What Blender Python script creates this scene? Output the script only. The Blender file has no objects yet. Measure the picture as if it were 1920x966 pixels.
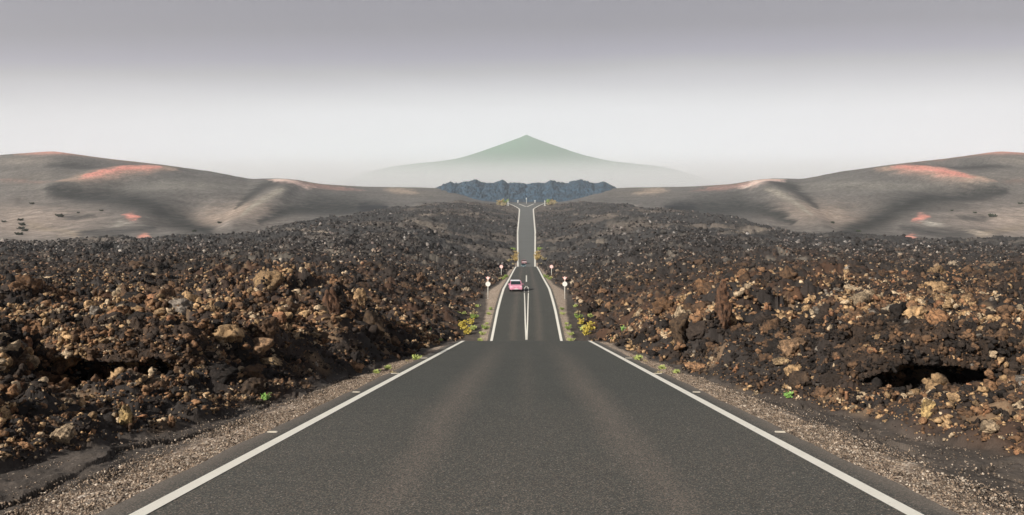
import bpy, bmesh, math, random
import numpy as np
from math import radians as R, pi
from mathutils import Vector, Matrix

random.seed(7)
rng = np.random.default_rng(11)
S = bpy.context.scene
C = S.collection

# ------------------------------------------------------------------ camera, world, sun, exposure
F = 1400.0                                   # focal length in units of a 1920-wide frame
cam_d = bpy.data.cameras.new('camera')
cam = bpy.data.objects.new('camera', cam_d); C.objects.link(cam); S.camera = cam
cam_d.sensor_width = 36; cam_d.lens = F / 1920 * 36
cam_d.shift_x = -27 / 1920; cam_d.shift_y = -33 / 1920
cam_d.clip_start = 0.1; cam_d.clip_end = 30000
cam.location = (0, 0, 0); cam.rotation_euler = (R(90), 0, 0)     # eye level is z = 0, looking along +Y

SUN_EL, SUN_AZ = 27.0, 226.0                 # azimuth clockwise from +Y: behind the camera and to the left
sd = bpy.data.lights.new('sun', 'SUN'); sun = bpy.data.objects.new('sun', sd); C.objects.link(sun)
sd.energy = 5.0; sd.angle = R(0.53); sd.color = (1.0, 0.945, 0.86)
az, el = R(SUN_AZ), R(SUN_EL)
sdir = Vector((math.sin(az) * math.cos(el), math.cos(az) * math.cos(el), math.sin(el)))
sun.rotation_euler = sdir.to_track_quat('Z', 'Y').to_euler()

W = bpy.data.worlds.new('World'); S.world = W; W.use_nodes = True
wt = W.node_tree; wt.nodes.clear()
def wn(t, **k):
    n = wt.nodes.new(t)
    for a, b in k.items(): setattr(n, a, b)
    return n
wl = wt.links.new
sky = wn('ShaderNodeTexSky', sky_type='NISHITA', sun_disc=False, sun_elevation=el, sun_rotation=az)
bg1 = wn('ShaderNodeBackground'); bg1.inputs[1].default_value = 0.06; wl(sky.outputs[0], bg1.inputs[0])
tc = wn('ShaderNodeTexCoord'); sep = wn('ShaderNodeSeparateXYZ'); wl(tc.outputs['Generated'], sep.inputs[0])
def wm(op, a, b=None):
    n = wn('ShaderNodeMath', operation=op)
    for i, v in enumerate((a, b)):
        if v is None: continue
        if isinstance(v, (int, float)): n.inputs[i].default_value = v
        else: wl(v, n.inputs[i])
    return n.outputs[0]
ay = wm('MAXIMUM', wm('ABSOLUTE', sep.outputs[1]), 0.35)
elev = wm('DIVIDE', sep.outputs[2], ay)
nz = wn('ShaderNodeTexNoise'); nz.inputs['Scale'].default_value = 2.2; nz.inputs['Detail'].default_value = 4
mp = wn('ShaderNodeMapping'); mp.inputs['Scale'].default_value = (0.8, 0.8, 6.0)
wl(tc.outputs['Generated'], mp.inputs[0]); wl(mp.outputs[0], nz.inputs['Vector'])
elev = wm('ADD', elev, wm('MULTIPLY', wm('SUBTRACT', nz.outputs[0], 0.5), 0.03))
elev = wm('ADD', elev, wm('MULTIPLY', sep.outputs[0], -0.018))
ramp = wn('ShaderNodeValToRGB')
def lin(c): return tuple((v/255/12.92 if v/255 <= .04045 else ((v/255+.055)/1.055)**2.4) for v in c)
SKYR = [(-0.2, 1.6), (0.0, 1.6), (0.05, 1.56), (0.093, 1.26), (0.136, 1.04), (0.17, .89), (0.19, .73), (0.214, .52), (0.232, .36), (0.25, .245),
        (0.286, .14), (0.318, .145), (0.36, .165), (0.5, .13), (0.8, .07), (1.2, .035)]      # brightness of the cloud layer against slope above the horizon
SKYGAIN = 0.93 * 1.6
def sky_tint(p): return (.985, .99, 1.025) if p < .2 else (.98, .975, 1.05) if p < .24 else ((.95, .91, 1.24) if p < .4 else (.85, .95, 1.25))
cr = ramp.color_ramp
wl(wm('DIVIDE', wm('ADD', elev, 0.2), 1.4), ramp.inputs[0])
while len(cr.elements) < len(SKYR): cr.elements.new(0.5)
for e_, (p, c) in zip(cr.elements, SKYR): e_.position = (p + 0.2) / 1.4
for i, (p, c) in enumerate(SKYR): cr.elements[i].position = (p + 0.2) / 1.4; cr.elements[i].color = (*[c / 1.6 * q for q in sky_tint(p)], 1)
bg2 = wn('ShaderNodeBackground'); bg2.inputs[1].default_value = SKYGAIN; wl(ramp.outputs[0], bg2.inputs[0])
mixw = wn('ShaderNodeMixShader'); mixw.inputs[0].default_value = 0.94
wl(bg1.outputs[0], mixw.inputs[1]); wl(bg2.outputs[0], mixw.inputs[2])
wo = wn('ShaderNodeOutputWorld'); wl(mixw.outputs[0], wo.inputs[0])

S.view_settings.view_transform = 'Standard'; S.view_settings.look = 'None'
S.view_settings.exposure = 0.3; S.view_settings.gamma = 1.0; S.view_settings.use_curve_mapping = False
S.cycles.max_bounces = 8; S.cycles.diffuse_bounces = 2; S.cycles.glossy_bounces = 2
S.cycles.transmission_bounces = 3; S.cycles.volume_bounces = 5; S.cycles.transparent_max_bounces = 8
S.cycles.use_denoising = True; S.cycles.denoiser = 'OPENIMAGEDENOISE'; S.cycles.denoising_input_passes = 'RGB_ALBEDO_NORMAL'
S.cycles.sample_clamp_indirect = 4.0

# ------------------------------------------------------------------ numpy noise
def h2(ix, iy, s=0):
    a = (ix.astype(np.int64) * 374761393 + iy.astype(np.int64) * 668265263 + int(s) * 974634777) & 0xffffffff
    a = ((a ^ (a >> 13)) * 1274126177) & 0xffffffff
    a = ((a ^ (a >> 16)) * 2246822519) & 0xffffffff
    return ((a ^ (a >> 15)) & 0xffffff) / float(0xffffff)
def vnoise(x, y, s=0):
    ix, iy = np.floor(x), np.floor(y); fx, fy = x - ix, y - iy
    fx = fx * fx * (3 - 2 * fx); fy = fy * fy * (3 - 2 * fy)
    a, b, c, d = h2(ix, iy, s), h2(ix + 1, iy, s), h2(ix, iy + 1, s), h2(ix + 1, iy + 1, s)
    return (a + (b - a) * fx) * (1 - fy) + (c + (d - c) * fx) * fy
def fbm(x, y, o=4, s=0):
    t = np.zeros_like(x); w = 1.0; n = 0
    for k in range(o):
        t += w * vnoise(x * 2 ** k + 17.3 * k, y * 2 ** k - 9.1 * k, s + k); n += w; w *= 0.5
    return t / n
def worley(x, y, s=0):
    """distance to the nearest point, and that cell's random value"""
    ix, iy = np.floor(x), np.floor(y); best = np.full(x.shape, 9.0); val = np.zeros_like(x); sec = np.full(x.shape, 9.0)
    for dx in (-1, 0, 1):
        for dy in (-1, 0, 1):
            cx, cy = ix + dx, iy + dy
            px = cx + h2(cx, cy, s + 1); py = cy + h2(cx, cy, s + 2)
            d = (px - x) ** 2 + (py - y) ** 2
            m = d < best
            sec = np.where(m, best, np.minimum(sec, d))
            val = np.where(m, h2(cx, cy, s + 3), val); best = np.where(m, d, best)
    return np.sqrt(best), val, np.sqrt(sec)
def sst(a, b, x):
    t = np.clip((x - a) / (b - a), 0, 1); return t * t * (3 - 2 * t)

# ------------------------------------------------------------------ the lie of the land
_rd = np.array([-60, 0, 10, 20, 30, 42.2, 46, 52, 60, 68, 75, 82, 90, 101, 114, 134, 158, 200, 250, 262, 280, 306, 370, 450, 594, 750, 900, 1077, 1130, 1200, 1300, 1500, 3000], float)
_rz = np.array([3.5, -1.874, -2.774, -3.674, -4.574, -5.67, -6.7, -8.6, -10.0, -10.3, -10.05, -9.35, -8.55, -7.95, -7.5, -7.7, -8.0, -8.3, -8.93, -9.9, -11.1, -10.75, -7.2, -2.4, 6.2, 17.6, 29.0, 43.8, 49.5, 58.5, 66.0, 74.0, 60.0], float)
_fd = np.concatenate([np.arange(-60, 320, 0.25), np.arange(320, 3000, 2.0)])
_fz = np.interp(_fd, _rd, _rz)
def _sm(z, n):
    k = np.hanning(n + 2)[1:-1]; k /= k.sum(); zp = np.pad(z, n // 2, mode='edge'); return np.convolve(zp, k, 'valid')[:len(z)]
_fz = _sm(_fz, 13)
def Zr(d): return np.interp(d, _fd, _fz)
def Wr(d): return np.interp(d, [0, 306, 594, 1077, 1100, 1130, 1165, 1200, 1400], [3.5, 3.5, 7.0, 10.0, 11.2, 14.8, 21, 28.5, 40])
def shoulder(d): return np.interp(d, [0, 8, 11, 14, 22, 30, 42, 60, 75, 90, 110, 130, 160, 250, 306, 594, 1077, 1200], [7.3, 6.8, 6.3, 5.7, 4.9, 4.6, 4.4, 5.6, 6.6, 6.4, 6.6, 5.6, 5.0, 4.9, 4.6, 8.5, 12, 31])

A_ = np.array([0, 60, 107, 167, 207, 287, 387, 487, 587, 727, 857, 987, 1300, 4000], float)
YB = np.array([379, 379, 377, 383, 388, 397, 412, 436, 443, 452, 457, 455, 455, 455], float)
DB = np.array([1200, 1200, 1120, 1000, 930, 760, 620, 500, 450, 430, 420, 420, 420, 420], float)
AR = np.array([0, 60, 100, 140, 167, 207, 307, 387, 430, 457, 487, 517, 587, 687, 787, 887, 987, 1150, 1500, 4000], float)
YR = np.array([377, 376, 369, 357, 352.5, 351.5, 350, 345, 337, 334.5, 334.5, 336, 322, 308, 297, 283, 290, 318, 350, 380], float)
DR = np.array([1420, 1420, 1450, 1500, 1550, 1550, 1500, 1400, 1350, 1330, 1330, 1330, 1300, 1300, 1300, 1300, 1300, 1300, 1300, 1300], float)
_ag = np.arange(0, 4001, 4.0)
def _smt(xs, ys, n=17):
    return _sm(np.interp(_ag, xs, ys), n)
_YB, _DB, _YR, _DR = _smt(A_, YB), _smt(A_, DB, 31), _smt(AR, YR, 13), _smt(AR, DR, 41)
def poly_w(a, v, pts):
    """soft streak along a line whose half-width changes from point to point"""
    out = np.zeros(a.shape)
    for (a0, v0, w0), (a1, v1, w1) in zip(pts, pts[1:]):
        dx, dy = a1 - a0, v1 - v0; L = dx * dx + dy * dy
        t = np.clip(((a - a0) * dx + (v - v0) * dy) / L, 0, 1); w = w0 + (w1 - w0) * t
        out = np.maximum(out, np.exp(-((a - a0 - t * dx) ** 2 + (v - v0 - t * dy) ** 2) / w ** 2) * np.clip(w / 4, 0, 1))
    return out
def poly_r(a, v, pts):
    """rounded ridge along a line; it dies away where its half-width shrinks"""
    out = np.zeros(a.shape); ws = np.zeros(a.shape)
    for (a0, v0, w0), (a1, v1, w1) in zip(pts, pts[1:]):
        n_ = max(2, int(abs(a1 - a0) / 5))
        for t in np.linspace(0, 1, n_, endpoint=False):
            w = w0 + (w1 - w0) * t; s_ = max(w, 9)
            g_ = np.exp(-((a - a0 - (a1 - a0) * t) ** 2 / (s_ * 1.5) ** 2 + (v - v0 - (v1 - v0) * t) ** 2 / s_ ** 2)); A = min(1, w / 13)
            out = np.maximum(out, g_ * A); ws = ws + g_ * A
    return .5 * out + .5 * np.tanh(ws * .35)
def poly_d(a, v, pts):
    best = np.full(a.shape, 1e9)
    for (a0, v0), (a1, v1) in zip(pts, pts[1:]):
        dx, dy = a1 - a0, v1 - v0; L = dx * dx + dy * dy
        t = np.clip(((a - a0) * dx + (v - v0) * dy) / L, 0, 1)
        best = np.minimum(best, (a - a0 - t * dx) ** 2 + (v - v0 - t * dy) ** 2)
    return np.sqrt(best)
def G(a, v, a0, v0, sa, sv): return np.exp(-((a - a0) / sa) ** 2 - ((v - v0) / sv) ** 2)
def hill_shape(a, v):
    """relief of the ash cones, in the cones' own two coordinates (bearing, height on the slope)"""
    r = np.zeros_like(a)
    r += 10 * poly_r(a, v, [(432, 350, 5), (455, 356, 12), (480, 375, 18), (515, 402, 18), (560, 432, 12)])
    r -= 10 * G(a, v, 610, 402, 62, 26)
    r -= 8 * G(a, v, 365, 388, 75, 16)
    r += 8 * poly_r(a, v, [(640, 320, 4), (690, 321, 11), (760, 324, 13), (830, 342, 13), (900, 352, 6)])
    r -= 6 * poly_r(a, v, [(690, 345, 5), (760, 355, 12), (860, 372, 14), (950, 375, 8)])
    r += 6 * poly_r(a, v, [(700, 416, 4), (738, 410, 8), (820, 424, 10), (900, 444, 6)])
    r -= 5 * poly_r(a, v, [(600, 372, 6), (660, 400, 20), (690, 430, 16), (700, 448, 8)])
    r += 5 * G(a, v, 722, 448, 34, 9)
    r += 4 * G(a, v, 880, 300, 70, 9)
    r -= 4 * G(a, v, 790, 309, 90, 6)
    r += 4 * poly_r(a, v, [(370, 350, 3), (420, 343, 7), (470, 342, 7), (510, 347, 3)])
    r += 3 * G(a, v, 330, 366, 60, 7)
    return r
def land(X, Y):
    """height, kind masks: returns z, lava, hill, a, v(nominal slope coordinate)"""
    X = np.asarray(X, float); Y = np.asarray(Y, float)
    d = np.maximum(Y, 0.5); a = np.abs(X) / d * F; ax = np.abs(X)
    a = np.where(Y < 0.5, 4000, a)
    a_w = a + 16 * (vnoise(X / 60, Y / 60, 5) - 0.5) * (a > 60)
    yb = np.interp(a_w, _ag, _YB); db = np.interp(a_w, _ag, _DB)
    yr = np.interp(a, _ag, _YR); dr = np.interp(a, _ag, _DR)
    zb = (450 - yb) * db / F
    z0 = np.interp(d, [0, 10, 20, 30, 42, 60, 100, 150], [-2.3, -2.5, -2.95, -3.45, -4.0, -4.45, -5.0, -5.4])
    q = np.clip((d - 150) / (db - 150), 0, 1)
    z0 = z0 + (zb + 5.4) * q ** 1.25
    p = np.clip((d - db) / (dr - db), 0, 1)
    v = yb + (yr - yb) * (1 - (1 - p) ** 1.15)
    zh = (450 - v) * d / F
    zh = zh + hill_shape(a, v) * d / F * sst(0, .12, p) * (1 - sst(.93, 1, p)) * (d < dr)
    zh = zh + (fbm(X / 90, Y / 90, 3, 31) - .5) * 5 * sst(0, .2, p) * (1 - sst(.7, 1, p))
    ztop = (450 - yr) * dr / F
    zh = np.where(d > dr, ztop - (d - dr) * 0.10 - ((d - dr) / 60) ** 1.2 * 0.5, zh)
    zh = np.where(d > dr, np.maximum(zh, np.minimum(ztop * .35, ztop)), zh)
    hill = (d > db).astype(float)
    zl = np.where(d > db, zh, z0)
    # road bench
    s = ax - shoulder(d) - (vnoise(X / 1.7, Y / 1.7, 3) - .5) * .9 * np.interp(d, [0, 60, 300], [.7, 1.2, 2.5])
    bw = np.interp(d, [0, 20, 42, 60, 90, 160, 300, 600, 1200], [3.5, 4.5, 7, 14, 22, 34, 60, 80, 90])
    k = sst(0, 1, s / bw)
    k = k ** np.interp(d, [0, 60, 120], [.8, .8, 1.0])
    zr = Zr(d)
    # shoulder falls a little away from the asphalt, dark bank beyond it
    fall = -0.03 - 0.06 * sst(.3, 1.6, ax - Wr(d)) - 0.05 * sst(1.2, 2.4, ax - Wr(d))
    z = (zr + fall) * (1 - k) + zl * k
    lava = sst(-.15, .3, s) * (1 - hill)
    z = np.where(ax < Wr(d) + .33, zr - .05, z)
    # named outcrops and hollows (both sides of the road)
    for (bx, by, h, rx, ry) in ((7.3, 29.5, .8, 1.1, 1.7), (9.0, 33, .7, 1.6, 1.6), (9.4, 18.9, .7, 1.6, .7), (11.2, 16.4, .6, .9, 1.3), (7.3, 17.2, .45, .6, .9),
                                (14.5, 45, 1.2, 3, 3), (20, 60, 1.1, 5, 2.2), (34, 85, 1.5, 8, 3), (12.5, 24, .5, 2.4, 1.0), (5.9, 21.2, .45, .6, .9), (46, 110, 2.0, 10, 4), (25, 120, 1.6, 7, 4), (60, 170, 2.5, 14, 6), (30, 190, 2.5, 8, 6)):
        z = z + h * np.exp(-((ax - bx) / rx) ** 2 - ((Y - by) / ry) ** 2) * lava
    pn = (vnoise(X * 1.3, Y * 1.3, 14) - .5) * 1.3
    pit = np.exp(-((ax - 9.15 + pn) / np.interp(Y, [12, 15], [1.8, 1.5])) ** 4 - ((Y - 15.0) / 2.75) ** 6)
    z = z * (1 - pit) + np.interp(Y, [11.5, 13, 15, 15.8, 17.6], [-2.95, -3.05, -3.2, -3.6, -3.6]) * pit
    return z, lava, hill, a, v, s
def cell_ok(d, c): return 1 - sst(c * 60, c * 180, d)
def relief(X, Y, lava, s, big=True):
    """clinker relief of the lava field"""
    d = np.maximum(Y, 1)
    edge = sst(0, 2.2, s)
    r = (fbm(X / 9, Y / 9, 3, 40) - .5) * 2.0 * edge
    w, c, w2 = worley(X / 3.1 + fbm(X, Y, 2, 50), Y / 3.1, 60)
    r += (c - .35) * 1.0 * (1 - w ** 2) * edge * sst(4, 14, d)
    r += (fbm(X * 1.6, Y * 1.6, 4, 45) - .5) * .35 * cell_ok(d, .5) * (.3 + .7 * edge)
    w, c, w2 = worley(X / 1.1 + .4 * vnoise(X * 2, Y * 2, 51), Y / 1.1, 61)
    r += (c * .75 + .1) * (1 - w * 1.2) * (.35 + .65 * edge) * np.interp(d, [0, 20, 45], [.5, .6, 1])
    m = d < 120
    if m.any():
        x, y = X[m], Y[m]; w, c, w2 = worley(x / .42, y / .42, 62)
        r[m] += (c * .16 + .03) * (1 - w * 1.3) * cell_ok(d[m], .42)
    m = d < 40
    if m.any():
        x, y = X[m], Y[m]; w, c, w2 = worley(x / .17, y / .17, 63)
        r[m] += (c * .07 + .01) * (1 - w * 1.3) * cell_ok(d[m], .17)
    m = d > 90
    if m.any():
        x, y = X[m], Y[m]; w, c, w2 = worley(x / 7.5 + fbm(x / 3, y / 3, 2, 52), y / 7.5, 64)
        far = sst(90, 260, d[m])
        r[m] += (c - .4) * 3.2 * (1 - w ** 2) * far * edge[m]
        r[m] += (fbm(x / 45, y / 45, 3, 41) - .5) * 7 * sst(150, 500, d[m]) * edge[m] * np.clip((np.abs(x) - Wr(d[m])) / 60, 0, 1)
    return r * lava * (1 - .85 * np.exp(-((np.abs(X) - 9.15) / 1.25) ** 4 - ((Y - 16.4) / 1.4) ** 4))
def ground(X, Y):
    z, lava, hill, a, v, s = land(X, Y)
    return z + relief(X, Y, lava, s)

# ------------------------------------------------------------------ helpers
def link_mesh(name, verts, faces, mat, parent=None, loc=None, smooth=False, cols=None, extra=None):
    me = bpy.data.meshes.new(name)
    verts = np.asarray(verts, np.float32)
    if isinstance(faces, np.ndarray):
        nf, k = faces.shape
        me.vertices.add(len(verts)); me.vertices.foreach_set('co', verts.ravel())
        me.loops.add(nf * k); me.loops.foreach_set('vertex_index', faces.astype(np.int32).ravel())
        me.polygons.add(nf); me.polygons.foreach_set('loop_start', np.arange(0, nf * k, k, dtype=np.int32))
        me.update(calc_edges=True)
    else:
        me.from_pydata([tuple(map(float, v)) for v in verts], [], faces)
    if smooth: me.polygons.foreach_set('use_smooth', np.ones(len(me.polygons), bool))
    if cols is not None:
        at = me.color_attributes.new('tint', 'FLOAT_COLOR', 'POINT')
        c4 = np.ones((len(verts), 4), np.float32); c4[:, :3] = cols; at.data.foreach_set('color', c4.ravel())
    for nm, arr in (extra or {}).items():
        at = me.attributes.new(nm, 'FLOAT', 'POINT'); at.data.foreach_set('value', np.asarray(arr, np.float32))
    if mat: me.materials.append(mat)
    o = bpy.data.objects.new(name, me); C.objects.link(o)
    if parent: o.parent = parent
    if loc is not None: o.location = loc
    return o
def bobj(name, bm, mat, parent=None, smooth=False):
    me = bpy.data.meshes.new(name); bm.normal_update(); bm.to_mesh(me); bm.free()
    if smooth: me.polygons.foreach_set('use_smooth', [True] * len(me.polygons))
    me.materials.append(mat); o = bpy.data.objects.new(name, me); C.objects.link(o)
    if parent: o.parent = parent
    return o
def tag(o, label=None, cat=None, group=None, kind=None):
    if label: o['label'] = label
    if cat: o['category'] = cat
    if group: o['group'] = group
    if kind: o['kind'] = kind
    return o
def empty(name, loc, rz=0.0, **k):
    o = bpy.data.objects.new(name, None); C.objects.link(o); o.location = loc; o.rotation_euler = (0, 0, rz)
    o.empty_display_size = .2
    return tag(o, **k)
def copy_tree(o, loc, rz=0.0, sc=1.0, label=None, parent=None):
    c = o.copy(); C.objects.link(c)
    if parent is None: c.location = loc; c.rotation_euler = (0, 0, rz); c.scale = (sc, sc, sc)
    else: c.parent = parent
    if label: c['label'] = label
    for ch in list(o.children): copy_tree(ch, None, parent=c)
    return c

class NT:
    def __init__(s, name):
        s.m = bpy.data.materials.new(name); s.m.use_nodes = True; s.t = s.m.node_tree; s.t.nodes.clear()
        s.b = s.n('ShaderNodeBsdfPrincipled'); s.o = s.n('ShaderNodeOutputMaterial'); s.l(s.b.outputs[0], s.o.inputs[0])
        s.b.inputs['Specular IOR Level'].default_value = 0.25
    def n(s, t, **k):
        x = s.t.nodes.new(t)
        for a, b in k.items(): setattr(x, a, b)
        return x
    def l(s, a, b): s.t.links.new(a, b)
    def put(s, v, sock):
        if isinstance(v, (int, float)): sock.default_value = v
        elif isinstance(v, tuple): sock.default_value = (*v, 1) if len(v) == 3 else v
        else: s.l(v, sock)
    def math(s, op, a, b=0.0, c=None, clamp=False):
        x = s.n('ShaderNodeMath', operation=op, use_clamp=clamp); s.put(a, x.inputs[0]); s.put(b, x.inputs[1])
        if c is not None: s.put(c, x.inputs[2])
        return x.outputs[0]
    def mix(s, f, a, b, bt='MIX'):
        x = s.n('ShaderNodeMix', data_type='RGBA', blend_type=bt); s.put(f, x.inputs[0]); s.put(a, x.inputs[6]); s.put(b, x.inputs[7]); return x.outputs[2]
    def noise(s, sc, det=4, rough=.55, vec=None, w='Fac'):
        x = s.n('ShaderNodeTexNoise'); x.inputs['Scale'].default_value = sc; x.inputs['Detail'].default_value = det; x.inputs['Roughness'].default_value = rough
        s.l(vec if vec is not None else s.co(), x.inputs['Vector']); return x.outputs[w]
    def co(s):
        if not hasattr(s, '_co'): s._co = s.n('ShaderNodeTexCoord').outputs['Object']
        return s._co
    def vor(s, sc, out='Color', vec=None, feat='F1'):
        x = s.n('ShaderNodeTexVoronoi', feature=feat); x.inputs['Scale'].default_value = sc
        s.l(vec if vec is not None else s.co(), x.inputs['Vector']); return x.outputs[out]
    def ramp(s, v, stops):
        x = s.n('ShaderNodeValToRGB'); s.l(v, x.inputs[0]); e = x.color_ramp.elements
        while len(e) < len(stops): e.new(.5)
        for i, (p, c) in enumerate(stops):
            e[i].position = p; e[i].color = (c, c, c, 1) if isinstance(c, (int, float)) else (*c, 1)
        return x.outputs[0]
    def attr(s, name, out='Color'):
        return s.n('ShaderNodeAttribute', attribute_name=name).outputs[out]
    def bump(s, h, st=.5, dist=.02):
        x = s.n('ShaderNodeBump'); x.inputs['Strength'].default_value = st; x.inputs['Distance'].default_value = dist
        s.l(h, x.inputs['Height']); s.l(x.outputs[0], s.b.inputs['Normal'])
    def set(s, col, rough=.9, metal=0.0):
        s.put(col, s.b.inputs['Base Color']); s.put(rough, s.b.inputs['Roughness']); s.b.inputs['Metallic'].default_value = metal; return s.m

# ------------------------------------------------------------------ materials
def mat_ground():
    m = NT('volcanic_ground'); tint = m.attr('tint'); gr = m.attr('gravel', 'Fac'); lv = m.attr('lava', 'Fac')
    n1 = m.noise(1.3, 6, .65); n2 = m.noise(9, 5, .7)
    far = m.noise(.22, 9, .75)
    k = m.math('MULTIPLY', m.math('MULTIPLY_ADD', n2, 1.1, .42), m.math('MULTIPLY_ADD', far, 2.2, -.1))
    col = m.mix(1.0, tint, m.mix(1.0, k, k), 'MULTIPLY')
    # pebbles of the shoulder
    pv = m.vor(34); ps = m.n('ShaderNodeSeparateColor'); m.l(pv, ps.inputs[0])
    peb = m.ramp(ps.outputs[0], [(0, (.10, .075, .06)), (.25, (.26, .19, .145)), (.6, (.46, .35, .26)), (.86, (.66, .54, .42)), (1, (.80, .72, .62))])
    pm = m.math('MULTIPLY', gr, m.ramp(m.noise(2.2, 5, .7), [(.3, 0.25), (.55, 1.0)]))
    col = m.mix(pm, col, peb)
    # scattered pale chips on the dark bank
    cv = m.vor(21); cs = m.n('ShaderNodeSeparateColor'); m.l(cv, cs.inputs[0])
    chip = m.math('MULTIPLY', m.math('GREATER_THAN', cs.outputs[1], .955), m.math('LESS_THAN', m.vor(21, 'Distance'), .33))
    chip = m.math('MULTIPLY', chip, m.attr('bank', 'Fac'))
    col = m.mix(chip, col, (.34, .28, .22))
    dd = m.vor(34, 'Distance')
    h = m.math('ADD', m.math('MULTIPLY', n2, 1.0), m.math('MULTIPLY', m.math('SUBTRACT', 1.0, dd), m.math('MULTIPLY', gr, .7)))
    m.bump(h, .55, .05)
    return m.set(col, .95)
def mat_rock(name='clinker'):
    m = NT(name); tint = m.attr('tint')
    n = m.noise(7, 6, .7); n3 = m.noise(38, 3, .7)
    k = m.math('MULTIPLY_ADD', n, 1.3, .3); k = m.math('MULTIPLY', k, m.math('MULTIPLY_ADD', n3, .8, .6))
    col = m.mix(1.0, tint, m.mix(1.0, k, k), 'MULTIPLY')
    patch = m.ramp(m.noise(6.5, 5, .75), [(.42, 1.0), (.56, 0.0)])
    col = m.mix(m.math('MULTIPLY', patch, .72), col, (.034, .026, .022))
    pits = m.ramp(m.vor(26, 'Distance'), [(.08, 0.0), (.3, 1.0)])
    col = m.mix(1.0, col, m.mix(pits, (.45, .42, .4), (1, 1, 1)), 'MULTIPLY')
    m.bump(m.math('ADD', m.math('MULTIPLY', n3, .5), m.math('ADD', n, m.math('MULTIPLY', pits, .3))), .8, .05)
    return m.set(col, .95)
def mat_asphalt():
    m = NT('asphalt'); co = m.co(); sp = m.n('ShaderNodeSeparateXYZ'); m.l(co, sp.inputs[0])
    ax = m.math('ABSOLUTE', sp.outputs[0])
    wob = m.math('MULTIPLY', m.math('SUBTRACT', m.noise(.35, 3), .5), .5)
    trk = m.math('SUBTRACT', 1.0, m.math('DIVIDE', m.math('ABSOLUTE', m.math('SUBTRACT', m.math('ADD', ax, wob), 1.38)), .62), clamp=True)
    ctr = m.math('SUBTRACT', 1.0, m.math('DIVIDE', ax, .35), clamp=True)
    wear = m.math('MAXIMUM', trk, m.math('MULTIPLY', ctr, .35))
    near = m.ramp(m.math('DIVIDE', sp.outputs[1], 60), [(0.0, 1.0), (.25, .75), (.65, .05), (.9, .05), (1.0, .45)])
    wear = m.math('MULTIPLY', wear, near)
    v = m.vor(85); s2 = m.n('ShaderNodeSeparateColor'); m.l(v, s2.inputs[0])
    v3 = m.vor(36); s3 = m.n('ShaderNodeSeparateColor'); m.l(v3, s3.inputs[0])
    base = m.mix(m.noise(.6, 4), (.054, .056, .050), (.072, .074, .066))
    fine = m.math('MULTIPLY', m.math('MULTIPLY_ADD', s2.outputs[0], .9, .55), m.math('MULTIPLY_ADD', s3.outputs[0], .5, .75))
    base = m.mix(1.0, base, m.mix(1.0, fine, fine), 'MULTIPLY')
    nr_ = m.math('SUBTRACT', 1.0, m.math('DIVIDE', sp.outputs[1], 17.0), clamp=True)
    wear = m.math('MAXIMUM', wear, m.math('MULTIPLY', nr_, m.math('MULTIPLY_ADD', m.noise(.5, 4), 1.0, .2)))
    th = m.math('MULTIPLY_ADD', wear, -.46, .965)
    sel = m.math('GREATER_THAN', s2.outputs[1], th)
    base = m.mix(m.math('MULTIPLY', sel, .85), base, m.mix(s2.outputs[2], (.17, .13, .10), (.30, .25, .21)))
    sel2 = m.math('MULTIPLY', m.math('GREATER_THAN', s3.outputs[1], .972), m.math('LESS_THAN', m.vor(36, 'Distance'), .3))
    base = m.mix(sel2, base, (.42, .38, .34))
    base = m.mix(m.math('MULTIPLY', wear, .22), base, (.15, .12, .10))
    # dusty edge outside the painted line
    e = m.ramp(m.math('ADD', m.math('DIVIDE', ax, 4.2), m.math('MULTIPLY', m.math('SUBTRACT', m.noise(3, 5), .5), .05)), [(.86, 0.0), (.93, .75)])
    e = m.math('MULTIPLY', e, m.math('LESS_THAN', sp.outputs[1], 300.0))
    far_haze = m.ramp(m.math('DIVIDE', sp.outputs[1], 1200.0), [(.2, 0.0), (.27, 1.0)])  # far stretch paler: haze painted into the asphalt colour
    base = m.mix(m.math('MULTIPLY', far_haze, .9), base, m.mix(m.noise(.05, 4), (.12, .125, .12), (.16, .165, .158)))
    base = m.mix(e, base, m.mix(s2.outputs[0], (.12, .10, .085), (.26, .215, .175)))
    m.bump(m.math('ADD', s2.outputs[0], m.math('MULTIPLY', m.noise(3, 3), .6)), .35, .012)
    m.b.inputs['Specular IOR Level'].default_value = .35
    return m.set(base, .86)
def mat_paint():
    m = NT('road_paint')
    w = m.ramp(m.noise(13, 7, .85), [(.30, 0.0), (.42, 1.0)])
    w2 = m.noise(2.0, 4)
    c = m.mix(w2, (.76, .72, .63), (.90, .87, .79))
    c = m.mix(w, (.30, .27, .23), c)
    m.bump(m.noise(90, 3), .3, .004); return m.set(c, .7)
def simple(name, col, rough=.6, metal=0.0, var=.25, sc=6.0, spec=.3):
    m = NT(name); n = m.noise(sc, 4)
    k = m.math('MULTIPLY_ADD', n, var * 2, 1 - var)
    m.b.inputs['Specular IOR Level'].default_value = spec
    return m.set(m.mix(1.0, col, m.mix(1.0, k, k), 'MULTIPLY'), rough, metal)
M_ground, M_rock, M_asph, M_paint = mat_ground(), mat_rock(), mat_asphalt(), mat_paint()

# ------------------------------------------------------------------ ground sheet (fan-shaped grid, finer near the viewer)
rows = [2.2]
while rows[-1] < 420: rows.append(rows[-1] * 1.0045)
while rows[-1] < 1650: rows.append(rows[-1] * 1.0062)
while rows[-1] < 8000: rows.append(rows[-1] * 1.05)
rows = np.array(rows)
tt = np.linspace(-.80, .80, 1240)
ext = np.linspace(.81, 1.1, 24)
tt = np.concatenate([-ext[::-1], tt, ext])
D, T = np.meshgrid(rows, tt, indexing='ij')
X = (D * T).ravel(); Y = D.ravel()
z, lava, hill, a, v, s = land(X, Y)
zz = z + relief(X, Y, lava, s)
axx = np.abs(X)
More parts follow.
